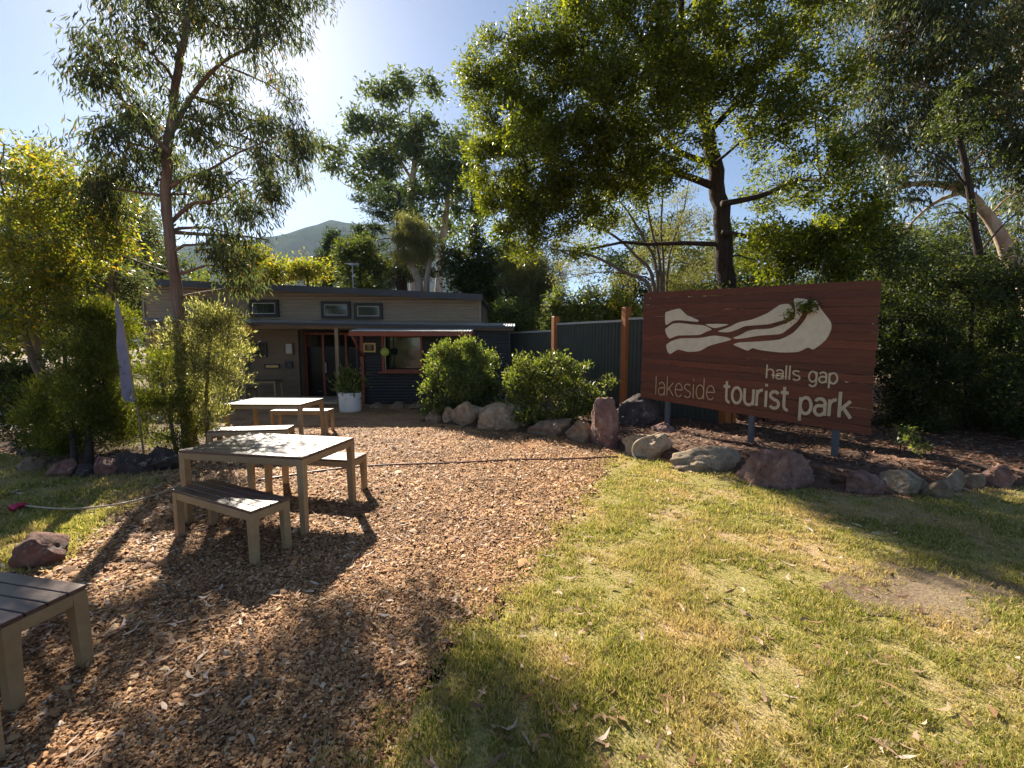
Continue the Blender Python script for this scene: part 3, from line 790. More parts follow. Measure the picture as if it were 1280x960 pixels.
def sbox(mb, ua, ub, za0, za1, zb0_, zb1_, n0, n1, mi=0):
    """board from ua to ub: bottom za0 (left) .. zb0_ (right), top za1 .. zb1_"""
    mb.hexa([S3(ua, za0, n1), S3(ub, zb0_, n1), S3(ub, zb0_, n0), S3(ua, za0, n0)], [S3(ua, za1, n1), S3(ub, zb1_, n1), S3(ub, zb1_, n0), S3(ua, za1, n0)], mi)
for i in range(NB):
    a = i / NB; b = (i + 1) / NB; g = random.choice((.003, .004, .005, .008, .011))
    l0 = zb0 + (zt0 - zb0) * a + g; l1 = zb0 + (zt0 - zb0) * b; r0 = zb1 + (zt1 - zb1) * a + g; r1 = zb1 + (zt1 - zb1) * b
    tl, tr = random.uniform(-.0015, .0015), random.uniform(-.0015, .0015)
    e0, e1 = random.uniform(-.012, .012), random.uniform(-.012, .012); pr = random.uniform(-.003, .003)
    mb = MB(); sbox(mb, u0 + e0, u1 + e1, l0 + tl, l1 + tl, r0 + tr, r1 + tr, -.022 + pr, pr); mb.build('board', M['board'], sign)
for px in (832, 938, 1045):
    u, _ = on_sign(px, 520); w = .075
    mb = MB(); sbox(mb, u - w / 2, u + w / 2, -.05, 2.3, -.05, 2.3, -.105, -.028); mb.build('steel_post', M['steel'], sign)
for px, dd in ((878, 9.0), (912, 8.6)):
    p = D(px, 520, dd) - SO; mb = MB(); mb.box((p.x, p.y, 1.15), (.20, .16, 2.4), Matrix.Rotation(-.8, 3, 'Z')); mb.build('rear_post', M['rust'], sign)
    q = S3((p - (SL - SO)).dot(SU), 1.0, -.02); mb = MB(); mb.tube([(p.x, p.y, 1.3), (q.x, q.y, 1.3)], .035, 6); mb.build('brace', M['rust'], sign)
def plate(name, poly, m, depth=.006, n=.006):
    bm = bmesh.new(); vs = [bm.verts.new(S3(u, z, n)) for u, z in poly]; f = bm.faces.new(vs)
    r = bmesh.ops.extrude_face_region(bm, geom=[f])
    for v in [e for e in r['geom'] if isinstance(e, bmesh.types.BMVert)]: v.co += SN * depth
    bmesh.ops.recalc_face_normals(bm, faces=bm.faces[:]); bmesh.ops.triangulate(bm, faces=bm.faces[:])
    me = bpy.data.meshes.new(name); bm.to_mesh(me); bm.free(); link(name, me, m, sign)
def zp(*pts):                     # outline read in the 4x enlargement at (800, 340)
    P_ = [Vector((800 + a / 4, 340 + b / 4, 0)) for a, b in pts]; out = []
    n = len(P_)
    for i in range(n):            # rounded corners
        p0, p1, p2, p3 = P_[i - 1], P_[i], P_[(i + 1) % n], P_[(i + 2) % n]
        for t in (0, .33, .66):
            q = .5 * (2 * p1 + (p2 - p0) * t * .6 + (2 * p0 * .6 - 5 * p1 + 4 * p2 - p3 * .6 + p1 * .6 * 0) * 0)
            h00 = 2 * t ** 3 - 3 * t * t + 1; h10 = t ** 3 - 2 * t * t + t; h01 = -2 * t ** 3 + 3 * t * t; h11 = t ** 3 - t * t
            q = p1 * h00 + (p2 - p0) * .3 * h10 + p2 * h01 + (p3 - p1) * .3 * h11
            out.append(on_sign(q.x, q.y))
    return out
EMB = [
    [(128, 205), (150, 195), (200, 183), (235, 215), (292, 240), (285, 249), (200, 241), (165, 245), (130, 265)],
    [(127, 288), (140, 275), (165, 259), (200, 255), (260, 262), (320, 267), (360, 287), (330, 300), (295, 315), (190, 318), (150, 333), (135, 315)],
    [(133, 365), (160, 345), (205, 332), (300, 330), (370, 318), (430, 325), (458, 337), (430, 347), (350, 368), (300, 395), (240, 399), (190, 388), (155, 410), (140, 400)],
    [(328, 262), (390, 259), (445, 262), (400, 276), (370, 280)],
    [(390, 297), (440, 278), (500, 250), (560, 238), (640, 205), (700, 165), (745, 160), (768, 190), (760, 224), (720, 240), (640, 262), (530, 270), (490, 287), (440, 302)],
    [(468, 328), (500, 316), (540, 295), (580, 287), (650, 283), (700, 268), (745, 250), (772, 233), (778, 190), (772, 133), (842, 140), (828, 185), (785, 250), (720, 302), (690, 312), (600, 318), (530, 330), (480, 335)],
    [(468, 363), (500, 352), (600, 347), (700, 337), (770, 302), (830, 232), (865, 146), (882, 145), (910, 190), (955, 250), (956, 290), (930, 340), (870, 387), (840, 378), (790, 400), (700, 402), (600, 390), (565, 380), (540, 393), (500, 378)],
]
for e in EMB: plate('emblem_stripe', zp(*e), M['cream'])
def arc(cx, cy, rx, ry, a0, a1, n=14):
    return [(cx + rx * math.cos(math.radians(a0 + (a1 - a0) * i / n)), cy + ry * math.sin(math.radians(a0 + (a1 - a0) * i / n))) for i in range(n + 1)]
GL = {
 'a': (.86, [arc(.40, .72, .30, .28, 160, 0) + [(.70, 0)], [(.70, .58), (.40, .58)] + arc(.36, .29, .28, .29, 90, 270) + [(.5, .03), (.70, .2)]]),
 'd': (.92, [arc(.42, .5, .34, .5, 0, 360, 24), [(.76, 1.5), (.76, 0)]]),
 'e': (.88, [[(.10, .53), (.76, .53)] + arc(.43, .5, .34, .5, 5, 320, 24)]),
 'g': (.92, [arc(.42, .5, .34, .5, 0, 360, 24), [(.76, 1), (.76, -.1)] + arc(.43, -.1, .33, .36, 0, -150)]),
 'h': (.90, [[(.1, 1.5), (.1, 0)], [(.1, .6)] + arc(.42, .66, .32, .34, 180, 0) + [(.74, 0)]]),
 'i': (.34, [[(.15, 1), (.15, 0)], [(.15, 1.26), (.15, 1.42)]]),
 'k': (.84, [[(.1, 1.5), (.1, 0)], [(.70, 1), (.12, .42)], [(.30, .60), (.76, 0)]]),
 'l': (.32, [[(.12, 1.5), (.12, 0)]]),
 'o': (.90, [arc(.42, .5, .35, .5, 0, 360, 28)]),
 'p': (.92, [[(.1, 1), (.1, -.48)], arc(.44, .5, .34, .5, 0, 360, 24)]),
 'r': (.58, [[(.1, 1), (.1, 0)], [(.1, .55)] + arc(.44, .60, .34, .40, 175, 80)]),
 's': (.78, [arc(.38, .75, .28, .25, 30, 200, 12) + [(.38, .51)] + arc(.38, .26, .30, .26, 60, -150, 14)]),
 't': (.62, [[(.24, 1.34), (.24, .28)] + arc(.46, .28, .22, .28, 180, 290), [(.0, 1.0), (.52, 1.0)]]),
 'u': (.90, [[(.1, 1), (.1, .34)] + arc(.42, .34, .32, .34, 180, 360) , [(.74, 1), (.74, 0)]]),
 ' ': (.5, []),
}
def ribbon(mb, pl, w, n0, th, f3):
    P_ = [Vector((a, b, 0)) for a, b in pl]
    cl = (P_[0] - P_[-1]).length < 1e-4
    Lf, Rt = [], []
    for i, p in enumerate(P_):
        a = P_[i - 1] if i > 0 else (P_[-2] if cl else p); b = P_[i + 1] if i < len(P_) - 1 else (P_[1] if cl else p)
        d = (b - a).normalized(); nn = Vector((-d.y, d.x, 0)); Lf.append(p + nn * w); Rt.append(p - nn * w)
    vs = []; fs = []
    for l, r in zip(Lf, Rt): vs += [f3(l.x, l.y, n0), f3(r.x, r.y, n0), f3(l.x, l.y, n0 + th), f3(r.x, r.y, n0 + th)]
    for i in range(len(P_) - 1):
        k = 4 * i; fs += [(k + 2, k + 3, k + 7, k + 6), (k, k + 2, k + 6, k + 4), (k + 1, k + 5, k + 7, k + 3)]
    mb.add(vs, fs)
def write(text, pa, pb, top, m, wt, asc=1.5):
    """text between two baseline pixels; top: pixel of the ascender at the start"""
    ua, za = on_sign(*pa); ub, zb = on_sign(*pb); _, zt = on_sign(*top)
    tot = sum(GL[c][0] for c in text) - .1; sx = (ub - ua) / tot; sz = (zt - za) / asc; x = 0
    sl = (zb - za) / (ub - ua)
    for c in text:
        adv, strokes = GL[c]
        if strokes:
            mb = MB()
            def f3(a, b, n, x=x):
                u = ua + (x + a) * sx; return S3(u, za + (u - ua) * sl + b * sz, n)
            for k, s in enumerate(strokes): ribbon(mb, s, wt, .005, .006 + .0009 * k, f3)
            mb.build('letter', m, sign)
        x += adv
write('halls', (957, 472.5), (999.5, 475.5), (958, 455.5), M['letter'], .075)
write('gap', (1010, 476.5), (1047, 480), (1010, 457.5), M['letter'], .085)
write('lakeside', (818.5, 493), (893, 500), (820, 469.5), M['tan_paint'], .035)
write('tourist', (904, 501.5), (985, 512.5), (906, 474), M['letter'], .095, 1.45)
write('park', (998, 516), (1063, 523), (998, 486), M['letter'], .10)

# ================================================================== TABLES AND BENCHES
def furniture(kind, L, W, H, nsl):
    r = empty(kind, (0, 0, 0)); sw_ = W / nsl
    for i in range(nsl):
        mb = MB(); mb.box((0, -W / 2 + sw_ * (i + .5), H - .011), (L - .004, sw_ - .006, .022), None, 0, .003); mb.build('slat', M['slat'], r)
    ah = .065; zt = H - .0235
    for s in (-1, 1):
        mb = MB(); mb.box((0, s * (W / 2 - .022), zt - ah / 2), (L - .13, .036, ah), None, 0, .003); mb.build('rail', M['frame'], r)
        mb = MB(); mb.box((s * (L / 2 - .022), 0, zt - ah / 2), (.036, W - .13, ah), None, 0, .003); mb.build('rail', M['frame'], r)
    a, b = .032, .026
    for sx in (-1, 1):
        for sy in (-1, 1):
            x, y = sx * (L / 2 - .035), sy * (W / 2 - .035); xb, yb = sx * (L / 2 - .029), sy * (W / 2 - .029)
            mb = MB(); mb.hexa([(xb - b, yb - b, -.004), (xb + b, yb - b, -.004), (xb + b, yb + b, -.004), (xb - b, yb + b, -.004)], [(x - a, y - a, zt), (x + a, y - a, zt), (x + a, y + a, zt), (x - a, y + a, zt)])
            mb.build('leg', M['frame'], r)
    return r
t0 = furniture('outdoor_table', 1.36, .85, .74, 7); b0 = furniture('bench', 1.15, .34, .45, 4)
def put(o, x, y, deg, label, cat, group, z=0): o.location = (x, y, z); o.rotation_euler.z = math.radians(deg); tag(o, label, cat, group)
TG, BG = 'slatted outdoor tables', 'slatted outdoor benches'
put(t0, -2.49, 4.24, -11, 'brown slatted outdoor table dappled with leaf shadow on the open gravel', 'table', TG)
t1 = copy_tree(t0); put(t1, -4.32, 7.56, -1, 'slatted outdoor table glaring white in sun in front of the white planter', 'table', TG)
put(b0, -2.50, 3.57, -26, 'brown bench pulled askew at the shadowy long side of the dappled table', 'bench', BG)
for x, y, dg, lb in ((-2.36, 4.90, -11, 'bench tucked under the dappled table on its kiosk side'),
                     (-4.12, 6.5, 9, 'bench standing between the two tables, its seat glaring white in sun'),
                     (-4.28, 8.42, -1, 'sunlit bench on the kiosk side of the table before the white planter'),
                     (-2.92, 2.12, -12, 'dark brown four slat bench beside the lone red rock'),
                     (-2.75, 1.575, -12, 'second bench close alongside the four slat bench, further from the red rock')):
    put(copy_tree(b0), x, y, dg, lb, 'bench', BG)
# bench and stool under the verandah
w0 = furniture('verandah_table', 1.25, .45, .62, 4); put(w0, D(323, 478, 12.9).x, 12.95, 0, 'narrow pale table against the tan verandah wall', 'table', None, .06)
w1 = furniture('stool', .42, .36, .40, 3); put(w1, D(308, 492, 12.6).x, 12.62, 0, 'low stool standing before the narrow verandah table', 'stool', None, .06)

# ================================================================== PLANTER
p = G(433, 516); pl = empty('planter', (p.x, p.y + .28, 0)); tag(pl, 'white round planter pot with leafy green plant beside verandah post', 'planter')
mb = MB(); mb.tube([(0, 0, -.01), (0, 0, 0), (0, 0, .05), (0, 0, .47), (0, 0, .50), (0, 0, .49), (0, 0, .43)], [.24, .27, .28, .295, .285, .255, .25], 28); mb.build('pot', M['white'], pl)
mb = MB(); mb.tube([(0, 0, .40), (0, 0, .435)], [.25, .25], 20); mb.build('soil', M['bed'], pl)
nl = 700; S = rng.normal(size=(nl, 3)) * np.array([.19, .17, .16]) + np.array([.02, 0, .72]); S[:120] = rng.normal(size=(120, 3)) * np.array([.08, .08, .14]) + np.array([-.06, 0, 1.02])
ax = unit(S - np.array([0, 0, .45]) + rng.normal(size=(nl, 3)) * .15)
me = np_mesh('foliage', leaf_geo(S, ax, .14 * rng.uniform(.6, 1.2, nl), .05), 4, np.arange(nl * 4)); link('foliage', me, M['bright'], pl)
for i in range(7):
    mb = MB(); a = i * .9; mb.tube(curve_pts((.05 * math.cos(a), .05 * math.sin(a), .42), (.2 * math.cos(a), .2 * math.sin(a), .8 + .03 * i), 4, .1, i), .008, 5); mb.build('stem', M['fine'], pl)

# ================================================================== ROCKS
def rock_mesh(sx, sy, sz, seed, cuts=16):
    r = random.Random(seed); bm = bmesh.new(); bmesh.ops.create_icosphere(bm, subdivisions=5 if max(sx, sz) > .27 else 4, radius=1)
    pls = []
    for _ in range(cuts):
        n = Vector((r.uniform(-1, 1), r.uniform(-1, 1), r.uniform(-.4, 1))).normalized(); pls.append((n, r.uniform(.5, .86)))
    of = Vector((r.uniform(0, 50), r.uniform(0, 50), 0))
    for v in bm.verts:
        c = v.co.copy()
        for n, d in pls:
            k = c.dot(n)
            if k > d: c -= n * (k - d) * .92
        k = 1 + .14 * noise.noise(c * 1.3 + of) + .10 * noise.noise(c * 3.1 + of) + .05 * noise.noise(c * 6 + of) + .10 * (noise.ridged_multi_fractal(c * 1.8 + of, 1, 2, 5, 1, 2) - 1) * .5 + .03 * noise.noise(c * 9 + of)
        k += .035 * (noise.ridged_multi_fractal(c * 5 + of, 1, 2, 4, 1, 2) - 1) * .6; c *= k; v.co = Vector((c.x * sx, c.y * sy, c.z * sz))
    me = bpy.data.meshes.new('rock'); bm.to_mesh(me); bm.free()
    me.polygons.foreach_set('use_smooth', np.ones(len(me.polygons), bool)); me.update()
    return me
def rock(px, py, wp, hp, m, label, seed, group='rocks edging the garden beds', name='rock', rz=0.0, dk=.42, tilt=0.0):
    g = G(px, py); k = (g.y * cp + EYE * sp) / FPX; w = wp * k; h = hp * k; d = max(dk * w, .25 * h)
    o = link(name, rock_mesh(w * .60, d * 1.1, h * .70, seed), M[m])
    y = g.y + d * .7
    o.location = (g.x * y / g.y, y, gz(g.x, y) * .4 + h * .35); o.rotation_euler = (0, tilt, rz); tag(o, label, 'rock', group)
    return o
rock(55, 708, 66, 40, 'rock_red', 'lone flat red rock at the edge of gravel and grass', 1, None)
for i, (px, py, w, h, m, lb) in enumerate((
    (38, 592, 24, 22, 'rock_brown', 'small brown rock at grass edge under the leaning sapling'),
    (82, 598, 34, 24, 'rock_red', 'dull dark red rock below the dense dark upright shrub'),
    (108, 597, 24, 18, 'rock_dark', 'smallest dark stone in the row below the upright shrub'),
    (138, 598, 40, 26, 'rock_red', 'long dark red rock beside the dark glossy rock near the banner'),
    (168, 594, 34, 32, 'rock_dark', 'dark glossy rock at the foot of the feather banner'),
    (203, 589, 42, 31, 'rock_dark', 'big dark rock with bright sunlit top near the dappled table'),
    (268, 545, 40, 18, 'rock_brown', 'brown rock behind the dappled table under the pale tipped shrub'))):
    rock(px, py, w, h, m, lb, 20 + i)
for i, (px, py, w, h, m, lb) in enumerate((
    (543, 528, 22, 15, 'rock_brown', 'small brown stone at foot of the round shrub'),
    (562, 529, 16, 18, 'rock_pale', 'small pale stone leaning on the white boulder'),
    (584, 532, 46, 32, 'rock_pale', 'whitish boulder with ochre stain before the round shrub'),
    (626, 538, 58, 36, 'rock_pale', 'broad pale slanting boulder beside the whitish boulder'),
    (690, 546, 60, 22, 'rock_brown', 'flat brown stone below the yellow green shrub'),
    (724, 552, 40, 24, 'rock_brown', 'low brown block next to the tall upright pink rock'),
    (497, 511, 18, 8, 'rock_brown', 'low stone at foot of charcoal kiosk wall under the serving window'),
    (520, 511, 16, 8, 'rock_brown', 'low stone at foot of charcoal kiosk wall next to the round shrub'),
    (470, 511, 16, 8, 'rock_brown', 'low stone at foot of charcoal kiosk wall near the white planter'))):
    rock(px, py, w, h, m, lb, 40 + i)
rock(757, 560, 36, 74, 'rock_pink', 'tall upright pink rock standing between shrub and sign', 61, dk=.7)
rock(797, 541, 60, 46, 'rock_dark', 'dark brown rock leaning behind the tall upright rock', 62)
rock(806, 572, 62, 31, 'rock_pale', 'pale cream rock with the hose lying over it', 63)
rock(826, 549, 34, 18, 'rock_pink', 'small pinkish stone behind the pale cream rock', 64)
rock(881, 588, 92, 26, 'rock_pale', 'long pale kerb rock on lawn edge below the word lakeside', 65, dk=.22)
rock(975, 610, 98, 50, 'rock_pink', 'largest pinkish quartz rock below the word tourist', 66, dk=.3)
rock(1076, 618, 48, 28, 'rock_pink', 'rounded pink grey rock by the steel post below the word park', 67)
rock(1128, 618, 54, 30, 'rock_pale', 'pale grey flat topped rock past the end of the sign', 68)
rock(1171, 624, 28, 26, 'rock_brown', 'grey brown upright stone next to the flat topped rock', 69)
rock(1193, 614, 24, 28, 'rock_pale', 'narrow pale stone wedged behind the grey brown one', 70)
rock(1214, 612, 20, 22, 'rock_brown', 'small rounded stone next to the narrow pale stone', 71)
rock(1248, 609, 34, 30, 'rock_pink', 'pink brown rock under the dense shrubs beyond the sign', 72)

# ================================================================== HOSES, BANNER
def ground_line(pix, r, dz=.0):
    pts = [G(a, b, 0) for a, b in pix]; pts, _ = smooth_line(pts, [r] * len(pts), 8)
    return [q + Vector((0, 0, r + .006 + dz)) for q in pts]
mb = MB(); mb.tube(ground_line([(322, 602), (400, 590), (470, 583), (560, 580), (640, 576), (705, 575), (772, 572)], .012), .012, 8)
h = mb.build('garden_hose', M['hose_brown']); tag(h, 'thin brown hose lying across the gravel towards the rocks', 'hose')
c = G(806, 556); pts = [G(797, 578) + Vector((0, 0, .03)), G(791, 566, .12), G(793, 555, .25), G(803, 548, .34), G(815, 545, .33), G(826, 541, .28), G(838, 545, .24)]
pts, _ = smooth_line(pts, [.014] * 7, 6); mb = MB(); mb.tube(pts, .014, 8); tag(mb.build('hose_loop', M['hose_tan']), 'pale tan hose loop draped over the cream rock', 'hose')
hr = empty('nozzle_hose', G(24, 637)); tag(hr, 'tan hose with magenta nozzle lying on the shaded side lawn', 'hose')
o0 = Vector(hr.location); mb = MB(); mb.tube([q - o0 for q in ground_line([(32, 636), (60, 639), (95, 640), (150, 634), (195, 622), (225, 610)], .010, .02)], .010, 8); mb.build('tube', M['hose_tan'], hr)
mb = MB(); a = G(15, 640) - o0; b = G(33, 634) - o0
mb.tube([a + Vector((0, 0, .04)), a.lerp(b, .3) + Vector((0, 0, .05)), a.lerp(b, .6) + Vector((0, 0, .045)), b + Vector((0, 0, .03))], [.045, .028, .034, .018], 10); mb.tube([a.lerp(b, .55) + Vector((0, 0, .05)), a.lerp(b, .75) + Vector((.02, -.10, .03))], .018, 8); mb.build('nozzle', M['pink'], hr)
# feather banner
bb = G(181, 577); bn = empty('feather_banner', (bb.x, bb.y, 0)); tag(bn, 'tall narrow violet grey feather banner leaning among the shrubs', 'banner')
pp = [bb] + at([(173, 520), (166, 480), (160, 440), (154, 405), (147, 376)], bb.y); pp, _ = smooth_line(pp, [.01] * 6, 5)
mb = MB(); mb.tube([q - bb for q in pp], [.014 - .008 * i / len(pp) for i in range(len(pp))], 6); mb.build('pole', M['frame'], bn)
mb = MB(); vs = []; q = pp[7:]; n = len(q)
for i, c in enumerate(q):
    t = i / (n - 1); w = .17 * (1 - t ** 2.2) + .012; wv = .015 * math.sin(i * .9)
    for nn in (0, 1):
        vs += [c - bb + Vector((.0, -.004 + .008 * nn, 0)), c - bb + Vector((-w * .55, -.004 + .008 * nn + wv, .01)), c - bb + Vector((-w, -.004 + .008 * nn - wv * .6, .02))]
fs = []
for i in range(n - 1):
    for nn in (0, 1):
        for k in (0, 1):
            a = i * 6 + nn * 3 + k; fs.append((a, a + 1, a + 7, a + 6) if nn else (a + 1, a, a + 6, a + 7))
mb.add(vs, fs, 0, True); mb.build('flag', M['cloth'], bn)

# ================================================================== TREES AND SHRUBS
# tall slender gum in front of the kiosk
d = 7.0
b = G(240, 566); b.z = -.05
plant('gum_tree', 'tall slender gum tree with open drooping crown rising beside the kiosk', 'tree',
      [([b] + at([(231, 480), (226, 400), (213, 290), (208, 215), (216, 140), (226, 70), (240, 0), (256, -90), (270, -190)], d), [.105, .092, .082, .074, .068, .060, .050, .042, .03, .014])],
      [E(130, 78, 42, 34, 6.6), E(108, 92, 26, 30, 6.4), E(165, 130, 40, 34, 7.6), E(180, 60, 40, 38, 6.4), E(200, 15, 55, 34, 7.4), E(275, 35, 45, 36, 6.6), E(322, 45, 40, 42, 7.4), E(350, 30, 26, 36, 7.9), E(270, 95, 34, 28, 7.6),
       E(150, 175, 40, 32, 6.6), E(190, 185, 34, 34, 7.7), E(120, 215, 36, 36, 6.9), E(250, 160, 34, 30, 6.2), E(300, 165, 40, 34, 7.4), E(352, 160, 30, 24, 8.2), E(368, 175, 20, 22, 8.6), E(290, 215, 44, 30, 7.0), E(330, 205, 24, 28, 7.9),
       E(170, 235, 48, 30, 7.4), E(255, 250, 34, 26, 7.6), E(120, 255, 40, 26, 7.4), E(305, 262, 26, 22, 6.6), E(286, 335, 26, 26, 7.2, 1.3), E(300, 360, 22, 20, 7.3, 1.3), E(262, 305, 22, 20, 6.7),
       E(150, 290, 30, 20, 7.6, .8), E(330, 243, 24, 18, 7.8, 1.2), E(290, 292, 30, 20, 7.6, 1.3), E(372, 210, 18, 18, 9.3), E(350, 250, 18, 14, 8.6, .8),
       E(190, -60, 80, 45, 7.0), E(300, -50, 70, 45, 7.4), E(250, -130, 90, 50, 7.0), E(280, -210, 60, 50, 7.0), E(380, -20, 26, 34, 8.8, .8), E(382, 168, 20, 24, 9.6), E(362, 112, 22, 20, 9.8, .9), E(345, 215, 18, 16, 9.2, .8), E(322, 266, 20, 16, 8.8, .7), E(335, 300, 14, 10, 8.0, .35)],
      M['gum'], M['bark'], .135, .024, 1.25, .23, 1.7,
      limbs=[(at([(209, 235), (235, 222), (262, 212), (300, 190), (350, 170)], d), [.032, .026, .02, .014, .007]), (at([(214, 165), (240, 120), (275, 80), (320, 55)], 7.2), [.045, .035, .025, .012]),
             (at([(212, 190), (180, 160), (150, 120), (130, 90)], 6.8), [.04, .03, .02, .01]), (at([(212, 280), (240, 255), (268, 250), (300, 225)], 7.1), [.035, .03, .02, .01]),
             (at([(209, 245), (170, 240), (130, 232)], 7.1), [.03, .02, .01]), (at([(222, 345), (180, 330), (150, 318)], 7.2), [.02, .015, .008]), (at([(228, 60), (200, 30), (180, -10)], 7.0), [.035, .025, .012])])
# young yellow green gums on the far left
SAP = 'young gums at the shrub bed'
plant('gum_sapling', 'bushy young gum with bright yellow green leaves above the leaning bare stem', 'tree', [([G(78, 570), D(62, 500, 6.9), D(35, 430, 6.8), D(18, 350, 6.8), D(10, 270, 6.8)], [.06, .05, .045, .035, .02])],
      [E(30, 250, 46, 40, 7.4), E(70, 300, 50, 42, 7.0), E(20, 330, 46, 44, 6.4), E(100, 240, 44, 34, 7.8), E(55, 380, 40, 34, 6.7), E(-10, 400, 40, 40, 6.2), E(120, 310, 44, 40, 7.5), E(5, 180, 14, 30, 6.6, .6), E(50, 210, 30, 26, 8.0, .8), E(95, 365, 36, 30, 6.9), E(-40, 290, 50, 60, 7)],
      M['sapling'], M['bark_grey'], .11, .030, 1.25, .24, .8, SAP)
plant('gum_sapling', 'taller greyish young gum standing behind the bushy yellow green one', 'tree', [([Vector((-9.6, 10, -.05)), D(135, 420, 10), D(145, 320, 10), D(150, 230, 10)], [.09, .08, .06, .03])],
      [E(130, 260, 50, 40, 10), E(150, 290, 40, 34, 10), E(90, 290, 50, 40, 10.5), E(50, 240, 40, 26, 11), E(30, 215, 40, 22, 12), E(135, 340, 36, 34, 10), E(110, 350, 60, 40, 10.5)],
      M['gum'], M['bark_grey'], .13, .032, 1.5, .34, .8, SAP)
plant('upright_shrub', 'dense dark green upright shrub beside the violet grey banner', 'shrub', [([G(112, 588), D(112, 500, 6.5), D(110, 420, 6.5)], [.05, .04, .02]), ([G(95, 588), D(85, 500, 6.4), D(80, 430, 6.4)], [.04, .03, .02])],
      [E(110, 420, 34, 44, 6.5), E(128, 480, 32, 50, 6.4), E(92, 480, 36, 50, 6.5), E(110, 540, 46, 36, 6.3), E(135, 400, 20, 34, 6.8), E(75, 530, 34, 34, 6.3), E(150, 535, 16, 40, 6.5)],
      M['fine'], M['bark_dark'], .075, .012, 2.6, .2, -.2, None, up=.5)
plant('low_shrub', 'dark spreading shrub by the pale driveway at the lawn edge', 'shrub', [([G(30, 560), D(30, 500, 7.4), D(30, 450, 7.4)], [.04, .03, .02])],
      [E(20, 470, 46, 36, 7.6), E(50, 490, 40, 40, 7.2), E(-20, 470, 40, 46, 7.2), E(20, 525, 34, 20, 7.0), E(62, 545, 26, 30, 6.6)], M['dark'], M['bark_dark'], .07, .026, 2.0, .2, .2)
plant('bottlebrush_shrub', 'feathery shrub with pale yellow tips in front of the kiosk wall', 'shrub', [([G(262, 566), D(258, 500, 6.9), D(262, 430, 6.9)], [.035, .028, .015]), ([G(250, 568), D(232, 500, 6.8), D(215, 450, 6.8)], [.03, .025, .012])],
      [E(262, 410, 30, 26, 6.9), E(285, 425, 24, 30, 7.0), E(235, 430, 30, 34, 6.8), E(270, 465, 34, 32, 6.8), E(230, 490, 36, 34, 6.7), E(262, 515, 26, 26, 6.7, .7), E(252, 388, 22, 12, 7.0), E(290, 395, 16, 14, 7.0)],
      M['tip'], M['bark_grey'], .075, .013, 1.5, .17, -.2, None, up=.6)
plant('bottlebrush_shrub', 'loose green feathery shrub between the banner and the pale tipped shrub', 'shrub', [([G(222, 574), D(212, 520, 6.5), D(200, 470, 6.5)], [.03, .022, .012])],
      [E(195, 460, 26, 28, 6.6), E(212, 510, 32, 34, 6.5), E(182, 495, 18, 30, 6.5), E(230, 545, 30, 26, 6.4, .7), E(185, 540, 22, 26, 6.4, .7)],
      M['fine'], M['bark_grey'], .075, .013, 1.5, .17, -.1, None, up=.5)
# shrubs along the fence
b = G(575, 526); b.y += .6
plant('round_shrub', 'dense rounded grey green shrub behind the whitish boulder', 'shrub', [([b, b + Vector((.05, 0, .5)), b + Vector((.1, .1, 1.0))], [.05, .04, .02])],
      [E(555, 460, 26, 30, 10.1), E(595, 462, 26, 32, 10.2), E(575, 448, 32, 22, 10.2), E(575, 485, 44, 30, 9.9), E(550, 495, 24, 28, 9.8), E(602, 495, 24, 28, 9.9), E(560, 440, 14, 12, 10.1), E(588, 436, 14, 10, 10.3)],
      M['round'], M['bark_dark'], .075, .03, 2.6, .17, 0, None, up=.4, shell=.25)
b = G(685, 540); b.y += .7
plant('leafy_shrub', 'yellow green glossy leaved shrub with bare twigs against the fence', 'shrub', [([b, b + Vector((.0, 0, .4)), b + Vector((.1, .1, .9))], [.04, .03, .015]), ([b + Vector((.3, 0, 0)), b + Vector((.6, .1, .5)), b + Vector((.9, .1, .95))], [.03, .02, .01])],
      [E(660, 475, 30, 26, 9.0), E(690, 470, 26, 24, 9.2), E(645, 500, 24, 26, 8.9), E(690, 505, 40, 28, 8.8), E(722, 490, 24, 24, 9.0), E(738, 505, 18, 20, 8.9), E(665, 525, 36, 16, 8.6), E(728, 460, 8, 10, 9.2, .8), E(650, 455, 10, 12, 9.1, .8), E(700, 450, 10, 12, 9.2, .8), E(720, 520, 24, 16, 8.7), E(765, 478, 12, 8, 9.4, .6)],
      M['bright'], M['bark_grey'], .095, .036, 2.3, .16, 0, None, up=.4, shell=.3)
